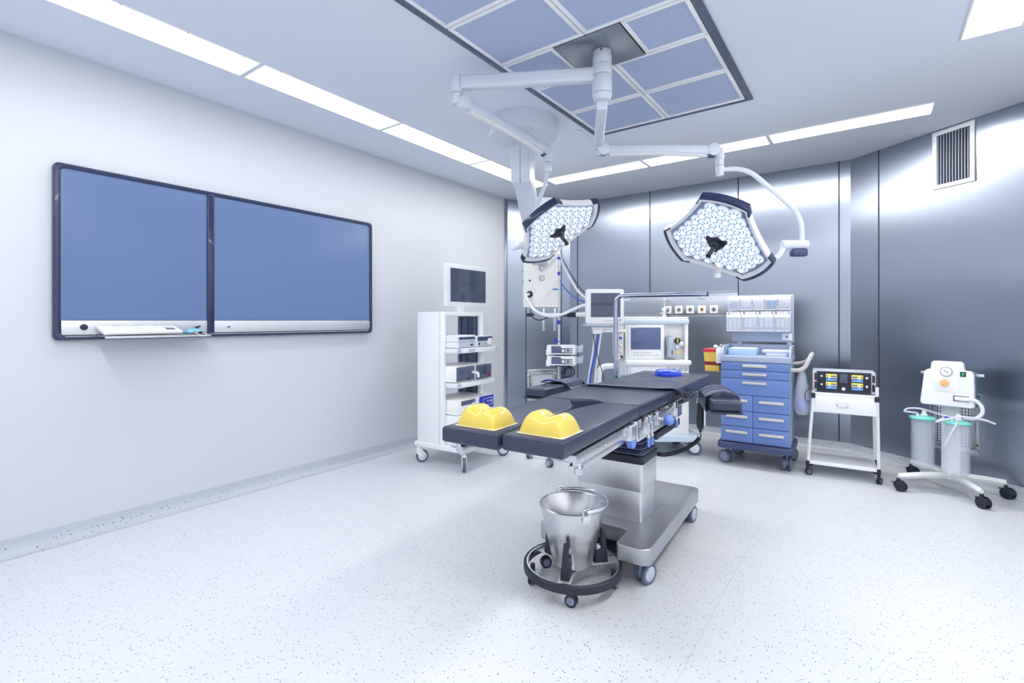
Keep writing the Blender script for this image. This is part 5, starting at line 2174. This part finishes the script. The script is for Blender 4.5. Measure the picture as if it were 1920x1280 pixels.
bin_row(5, 1.452, 1.600, -HW - 0.006, HW - 0.02, 0.075, BN5, [
    (pk_mats[0], 2, 'violet printed packet in the leftmost upper bin of the cart rack', None),
    (pk_mats[1], 2, 'pale packet with a blue mark in the second upper bin', 'royal'),
    (pk_mats[2], 3, 'slim clear packet in the middle upper bin of the rack', None),
    (pk_mats[3], 2, 'blue packet in the fourth upper bin of the rack', 'navy'),
    (pk_mats[4], 2, 'lilac spotted packet in the rightmost upper bin of the rack', 'slate')])
bin_row(4, 1.245, 1.448, -HW - 0.012, HW - 0.02, 0.115, BN4, [
    (pk_mats[2], 3, 'slim clear packet in the leftmost lower bin of the rack', None),
    (pk_mats[1], 3, 'pale packet with a dark mark in the second lower bin', 'navy'),
    (pk_mats[1], 3, 'pale packet with a dark mark in the third lower bin', 'navy'),
    (pk_mats[2], 3, 'pale packet with a dark mark in the rightmost lower bin', 'slate')])


def on_cart(name, label, cat, x, y, z, rz=0.0):
    return thing(name, label, cat, tuple(SM @ Vector((x, y, z))), SR + rz)


d = on_cart('storage_box', 'pale blue box standing on the left of the drawer cart top', 'box', -0.118, -0.03, 1.0205)
g = G()
g.bb(-0.125, 0.115, -0.10, 0.12, 0.0, 0.066, 0.004)
g.build('box_body', 'ltblue', d)
g = G()
g.bb(-0.11, 0.10, -0.085, 0.105, 0.065, 0.068, 0.001)
g.build('box_lining', 'paper', d)
d = on_cart('wrapped_tray', 'film wrapped white tray lying on the right of the drawer cart top', 'tray', 0.165, 0.0, 1.0205)
g = G()
g.prism(rrect(-0.095, 0.095, -0.075, 0.075, 0.02), 0.0, 0.032, 0.006)
g.build('tray', 'white', d)
g = G()
g.prism([(-0.125, -0.06), (-0.09, -0.085), (0.10, -0.082), (0.108, 0.07), (-0.10, 0.082), (-0.13, 0.03)], 0.022, 0.056, 0.014, 3)
g.build('film_wrapper', 'wrapper', d)
d = on_cart('tissue_dispenser', 'white dispenser with a tissue poking out at the left end of the cart top', 'dispenser', -HW - 0.035, -0.10, 1.0)
g = G()
g.bb(-0.022, 0.024, -0.10, 0.10, -0.06, 0.085, 0.005)
g.build('holder', 'white', d)
g = G()
g.tube([(-0.01, -0.03, 0.08), (-0.02, -0.03, 0.10), (-0.035, -0.04, 0.108), (-0.04, -0.05, 0.09)], 0.012, n=8, flat=(0.35, 1.2))
g.tube([(0.0, -0.05, 0.08), (0.01, -0.05, 0.11), (0.02, -0.055, 0.118)], 0.012, n=8, flat=(0.4, 1.2))
g.build('tissue', 'paper', d)
# sharps bin on a bracket
d = on_cart('sharps_container', 'yellow sharps container with a red lid mounted at the left side of the drawer cart', 'sharps container', -HW - 0.115, -0.02, 0.85)
g = G()
bm = bmesh.new()
a_, b_ = rrect(-0.068, 0.068, -0.06, 0.06, 0.015), rrect(-0.083, 0.083, -0.075, 0.075, 0.018)
for lv in range(2):
    pass
zz = [(0.0, 0.0), (0.06, 0.28), (0.095, 0.45), (0.195, 1.0)]
segs = []
for z, f in zz:
    o = len(g.v)
    g.v += [(p[0] * (1 - f) + q[0] * f, p[1] * (1 - f) + q[1] * f, z) for p, q in zip(a_, b_)]
    segs.append(o)
n_ = len(a_)
for i, (u, v) in enumerate(zip(segs, segs[1:])):
    for k in range(n_):
        g.f.append([u + k, u + (k + 1) % n_, v + (k + 1) % n_, v + k])
        g.m.append(1 if i == 1 else 0)
g.f.append([segs[0] + k for k in range(n_)][::-1])
g.m.append(0)
bm.free()
g.build('bin_body', ['yellow', 'maroon'], d)
g = G()
g.prism(rrect(-0.094, 0.094, -0.086, 0.086, 0.02), 0.190, 0.208, 0.005)
g.prism(rrect(-0.085, 0.085, -0.076, 0.076, 0.02), 0.206, 0.222, 0.006)
lid = g.build('lid', 'red', d)
g = G()
g.lathe([(0.0, 0.224), (0.02, 0.224), (0.024, 0.220), (0.024, 0.215)], c=(-0.01, -0.01, 0), n=18)
g.build('lid_flap', 'yellow', lid)
g = G()
g.bb(0.083, 0.118, -0.03, 0.03, 0.10, 0.17, 0.004)
g.build('bracket', 'white', d)
d = on_cart('waste_bag', 'clear plastic bag with blue contents hanging from the cart push handle', 'plastic bag', HW + 0.082, -0.10, 0.50)
g = G()
g.lathe([(0.0, 0.0), (0.035, 0.004), (0.05, 0.03), (0.055, 0.09), (0.05, 0.16), (0.042, 0.26), (0.028, 0.35), (0.014, 0.405), (0.008, 0.42)], n=20, X=rotz(0.3) @ Matrix.Scale(1.15, 4, (1, 0, 0)))
for i, v in enumerate(g.v):
    w_ = 0.004 * math.sin(i * 1.7) * (1 if v[2] > 0.02 else 0)
    g.v[i] = (v[0] + w_, v[1] + w_ * 0.7, v[2])
g.build('bag_film', 'film', d)
g = G()
g.ball((0, 0, 0.105), 0.047, (1.05, 0.95, 1.0), 16)
g.ball((0.008, 0.004, 0.06), 0.04, (1, 1, 0.9), 14)
g.build('blue_waste', mat('blue_cloth_waste', (120, 142, 222), 0.7, mottle=0.3, scale=40, bump=0.5), d)
d = on_cart('glove_tray', 'small white tray at the left side of the drawer cart, behind the right arm board', 'tray', -HW - 0.05, -0.12, 0.50)
g = G()
g.bb(-0.05, 0.05, -0.07, 0.07, 0.0, 0.05, 0.004)
g.build('tray_body', 'white', d)
# ------------------------------------------------------------------ electrosurgery trolley
EX, ER = (-0.195, 5.215, 0), R(3.8)
EM = tr(*EX) @ rotz(ER)
t = thing('instrument_trolley', 'white metal trolley with one drawer and a low shelf under the generator', 'trolley', EX, ER)
hw, hd = 0.252, 0.165
for sx in (-1, 1):
    lean = 0.045 if sx < 0 else 0.012
    for sy in (-1, 1):
        X0 = sx * hw
        g = G()
        zt_ = 0.80 if sx > 0 else 0.735
        g.tube([(X0, sy * hd, 0.085), (X0 - sx * lean, sy * hd, zt_)], 0.0115, n=4, sub=1)
        g.build('leg', 'white', t)
        caster(t, X0, sy * hd, 0.028, 0.014, 0.105, R(60 if sx > 0 else 20), 'dark', 'dark', 'slate', True, off=0.010)
        g = G()
        g.cyl((X0, sy * hd, 0.085), (X0 - sx * lean * 0.06, sy * hd, 0.125), 0.0145, n=12, bev=0.002)
        g.build('leg_sleeve', 'dark', t)
        g = G()
        xx = X0 - sx * lean * 0.9
        g.box((xx - 0.002 * sx, sy * hd, 0.70), (0.03, 0.03, 0.045), 0.004)
        g.build('corner_clamp', 'dark', t)
g = G()
g.bb(-0.222, 0.248, -hd - 0.004, hd, 0.705, 0.728, 0.003)
g.bb(-0.215, 0.240, -hd, hd, 0.555, 0.706, 0.003)
g.build('drawer_case', 'white', t)
g = G()
g.bb(-0.195, 0.222, -hd - 0.012, -hd + 0.002, 0.562, 0.690, 0.003)
dr = g.build('drawer', 'white', t)
g = G()
g.tube([(-0.035, -hd - 0.012, 0.632), (-0.030, -hd - 0.030, 0.630), (0.0, -hd - 0.034, 0.629), (0.035, -hd - 0.030, 0.628), (0.040, -hd - 0.012, 0.628)], 0.005, n=8)
g.build('handle', 'metal', dr)
g = G()
g.bb(-hw + 0.01, hw - 0.006, -hd, hd, 0.105, 0.125, 0.003)
g.bb(-hw + 0.01, hw - 0.006, -hd - 0.004, -hd + 0.004, 0.098, 0.130, 0.002)
g.build('bottom_shelf', 'white', t)
d = thing('electrosurgery_unit', 'black fronted generator with four yellow and blue screens on top of the white trolley', 'medical device', tuple(EM @ Vector((0.012, -0.015, 0.7285))), ER)
g = G()
g.bb(-0.228, 0.222, -0.13, 0.15, 0.006, 0.186, 0.006)
g.build('case', 'ltgrey', d)
for x in (-0.2, 0.195):
    for y in (-0.10, 0.12):
        g = G()
        g.cyl((x, y, 0), (x, y, 0.007), 0.012, n=12)
        g.build('foot', 'dark', d)
g = G()
g.bb(-0.196, 0.190, -0.142, -0.128, 0.010, 0.184, 0.003)
fp = g.build('front_panel', 'dark', d)
for x0, side_ in ((-0.128, -1), (0.055, 1)):
    for z0 in (0.104, 0.036):
        g = G()
        g.bb(x0, x0 + 0.078, -0.1435, -0.1415, z0, z0 + 0.058, 0.0005)
        s_ = g.build('touch_screen', 'scrG', fp) if False else g.build('touch_screen', 'scrG', d)
        g = G()
        g.bb(x0, x0 + 0.078, -0.1445, -0.143, z0 + 0.048, z0 + 0.058)
        g.bb(x0, x0 + 0.003, -0.1445, -0.143, z0 + 0.03, z0 + 0.058)
        g.bb(x0 + 0.075, x0 + 0.078, -0.1445, -0.143, z0 + 0.03, z0 + 0.058)
        g.bb(x0, x0 + 0.078, -0.1445, -0.143, z0 + 0.028, z0 + 0.031)
        xk = x0 + (0.016 if side_ < 0 else 0.044)
        g.bb(xk, xk + 0.018, -0.1450, -0.143, z0 + 0.031, z0 + 0.05)
        g.build('yellow_field', 'scrY', s_)
        g = G()
        g.bb(xk, xk + 0.018, -0.1448, -0.143, z0 + 0.008, z0 + 0.027)
        g.bb(x0, x0 + 0.078, -0.1445, -0.143, z0 + 0.001, z0 + 0.009)
        g.build('blue_field', 'scrB', s_)
g = G()
g.bb(-0.028, 0.026, -0.1435, -0.1415, 0.092, 0.166, 0.001)
g.build('centre_screen', 'screen', d)
for (x, z, r) in ((-0.160, 0.142, 0.008), (-0.160, 0.070, 0.008), (0.160, 0.142, 0.009), (0.160, 0.070, 0.009), (-0.002, 0.040, 0.014)):
    g = G()
    g.cyl((x, -0.141, z), (x, -0.149, z), r, n=18, bev=0.002)
    g.build('push_button', 'white', d)
for sx in (-1, 1):
    for z0 in (0.028, 0.104):
        g = G()
        xs = 0.207 if sx > 0 else -0.2285
        if sx > 0:
            g.bb(0.197, 0.217, -0.1315, -0.129, z0, z0 + 0.06, 0.001)
        else:
            g.bb(-0.214, -0.198, -0.1315, -0.129, z0, z0 + 0.06, 0.001)
        sl = g.build('socket_slot', 'dark', d)
        g = G()
        o_ = 0.217 if sx > 0 else -0.214
        g.bb(o_ - 0.002, o_ + 0.002, -0.1325, -0.129, z0, z0 + 0.06)
        g.build('orange_edge', 'orange', sl)
g = G()
g.tube([(-0.205, -0.12, 0.03), (-0.24, -0.135, 0.025), (-0.275, -0.13, 0.0), (-0.285, -0.11, -0.06), (-0.27, -0.09, -0.10), (-0.245, -0.10, -0.085)], 0.003, n=8)
g.build('footswitch_cable', 'black', d)
# ------------------------------------------------------------------ surgical suction pump
UX = Vector((0.525, 5.19, 0))
t = thing('suction_pump', 'white suction pump with a round gauge on a column with four wheeled legs', 'suction pump', tuple(UX))
g = G()
XU = rotz(R(-14))
g.bb(-0.056, 0.056, -0.022, 0.022, 0.10, 0.74, 0.006, X=XU)
g.build('column', 'white', t)
ends = [(0.190, 4.975), (0.660, 4.875), (0.845, 5.245), (0.30, 5.53)]
for (x, y), az in zip(ends, (R(10), R(-55), R(-40), R(20))):
    e = Vector((x, y, 0)) - UX
    dn = e.normalized()
    nn = Vector((-dn.y, dn.x, 0))
    g = G()
    g.tube([tuple(dn * 0.0 + Vector((0, 0, 0.125))), tuple(e * 0.45 + Vector((0, 0, 0.130))), tuple(e + Vector((0, 0, 0.115)))], 0.026, n=4, sub=4, flat=(0.95, 0.6))
    g.build('leg', 'offwhite', t)
    c = caster(t, e.x, e.y, 0.042, 0.026, 0.10, az, 'dark', 'dark', 'dark', True, brake=True, off=0.014)
g = G()
hx_ = [(-0.150, 0.690), (0.140, 0.690), (0.155, 0.70), (0.150, 0.94), (0.138, 0.965), (0.098, 0.972), (0.092, 1.022), (0.078, 1.035), (-0.082, 1.035), (-0.096, 1.022), (-0.102, 0.972), (-0.128, 0.965), (-0.140, 0.945), (-0.165, 0.715), (-0.162, 0.70)]
g.prism(hx_, 0.075, 0.145, 0.010, 3, X=XU @ rotx(PI / 2))
bd = g.build('front_housing', 'white', t)
g = G()
g.prism([(-0.135, 0.70), (0.15, 0.70), (0.148, 0.95), (-0.12, 0.95)], -0.05, 0.078, 0.012, 2, X=XU @ rotx(PI / 2))
g.build('rear_housing', 'cyanside', t)
g = G()
g.prism(rrect(-0.082, 0.068, 0.80, 1.0, 0.03), 0.144, 0.149, 0.003, X=XU @ rotx(PI / 2))
g.build('raised_panel', 'white', t)
g = G()
g.cyl((-0.004, -0.148, 0.958), (-0.004, -0.158, 0.958), 0.037, n=32, bev=0.003, X=XU)
ga = g.build('gauge', 'grey', t)
g = G()
g.cyl((-0.004, -0.157, 0.958), (-0.004, -0.1595, 0.958), 0.032, n=32, X=XU)
g.build('gauge_dial', 'paper', ga)
g = G()
g.box((-0.004, -0.160, 0.958), (0.034, 0.002, 0.003), 0, X=XU @ tr(-0.004, 0, 0.958) @ roty(R(40)) @ tr(0.004, 0, -0.958))
g.build('needle', 'dark', ga)
g = G()
g.cyl((-0.014, -0.148, 0.872), (-0.014, -0.172, 0.872), 0.027, n=28, bev=0.006, X=XU)
g.build('vacuum_knob', 'peach', t)
g = G()
g.bb(0.075, 0.108, -0.150, -0.142, 0.925, 0.962, 0.002, X=XU)
sw = g.build('power_switch', 'dark', t)
g = G()
g.bb(0.083, 0.100, -0.153, -0.149, 0.932, 0.955, 0.002, X=XU)
g.build('rocker', 'green', sw)
g = G()
g.bb(0.035, 0.125, -0.149, -0.144, 0.735, 0.778, 0.002, X=XU)
rc = g.build('filter_recess', 'slate', t)
g = G()
g.cyl((0.045, -0.155, 0.757), (0.130, -0.155, 0.757), 0.015, n=18, bev=0.003, X=XU)
g.build('filter', 'white', rc)
for sx in (-1, 1):
    g = G()
    g.bb(sx * 0.145, sx * (0.175 if sx < 0 else 0.20), -0.07, -0.05, 0.925, 0.945, 0.002, X=XU)
    g.build('accessory_rail', 'metal', t)
g = G()
for (x, y) in ((0.356 - UX.x, 5.13 - UX.y), (0.5415 - UX.x, 5.045 - UX.y)):
    g.bb(x - 0.02, x + 0.02, y - 0.02, y + 0.02, 0.575, 0.582, 0.001)
    g.tube([(x, y, 0.578), (0.0, 0.0, 0.578)], 0.014, n=4, sub=1, flat=(0.4, 1))
g.build('canister_bracket', 'slate', t)
for (x, y, lb) in ((0.350, 5.125, 'clear ribbed canister with a turquoise lid, left one on the suction pump'),
                   (0.545, 5.030, 'clear ribbed canister with a turquoise lid, right one in front of the pump column')):
    d = thing('suction_canister', lb, 'canister', (x, y, 0.185), 0, 'suction canisters')
    g = G()
    prof = [(0.0, 0.0), (0.066, 0.0), (0.071, 0.006)]
    z = 0.010
    while z < 0.375:
        prof += [(0.0755 + 0.006 * z, z), (0.0712 + 0.006 * z, z + 0.0062)]
        z += 0.0125
    prof += [(0.0775, 0.385)]
    g.lathe(prof, n=32)
    g.build('jar', 'jar', d)
    g = G()
    g.lathe([(0.0, 0.02), (0.058, 0.02), (0.064, 0.10), (0.060, 0.22), (0.066, 0.30), (0.068, 0.38)], n=18)
    for i, v in enumerate(g.v):
        q = 1 + 0.06 * math.sin(i * 2.3)
        g.v[i] = (v[0] * q, v[1] * q, v[2])
    g.build('liner', 'liner', d)
    g = G()
    g.lathe([(0.0, 0.408), (0.06, 0.405), (0.083, 0.398), (0.088, 0.392), (0.088, 0.384), (0.078, 0.380), (0.0, 0.380)], n=36)
    lid = g.build('lid', 'teal', d)
    g = G()
    g.cyl((0.01, 0.015, 0.404), (0.01, 0.015, 0.452), 0.016, n=18, bev=0.003)
    g.cyl((0.01, 0.015, 0.404), (0.01, 0.015, 0.420), 0.024, n=18, bev=0.003)
    g.cyl((-0.035, -0.03, 0.404), (-0.035, -0.03, 0.425), 0.010, n=14)
    g.build('port', 'white', lid)
    g = G()
    g.cyl((-0.035, -0.03, 0.425), (-0.075, -0.035, 0.428), 0.007, n=12)
    g.build('tube_connector', 'royal', lid)
for pts, lb in (
    ([(0.315, 5.095, 0.612), (0.27, 5.09, 0.616), (0.235, 5.11, 0.617), (0.26, 5.14, 0.637), (0.34, 5.13, 0.644), (0.43, 5.10, 0.622), (0.50, 5.03, 0.612), (0.51, 5.0, 0.61)], 'clear violet tube looping over the left suction canister lid'),
    ([(0.51, 5.0, 0.61), (0.46, 5.0, 0.60), (0.42, 4.97, 0.575), (0.47, 4.96, 0.60), (0.56, 4.97, 0.63), (0.68, 4.98, 0.62), (0.75, 4.99, 0.595)], 'clear violet tube running out to the right over the right canister lid'),
    ([(0.545, 5.0, 0.60), (0.53, 4.945, 0.57), (0.50, 4.935, 0.50), (0.475, 4.945, 0.43), (0.462, 4.96, 0.40)], 'thin clear tube hanging down in front of the right canister')):
    g = G()
    g.tube(pts, 0.0075, n=10)
    tag(g.build('suction_tube', 'clearhose'), lb, 'tube', 'suction tubes')
g = G()
g.tube([XU @ Vector(p) + UX for p in ((0.13, -0.155, 0.757), (0.165, -0.155, 0.752), (0.195, -0.15, 0.71), (0.195, -0.15, 0.66), (0.16, -0.15, 0.62), (0.10, -0.15, 0.613))], 0.013, n=12)
tag(g.build('filter_hose', 'hose'), 'white hose arching from the pump filter down to the right canister', 'hose')
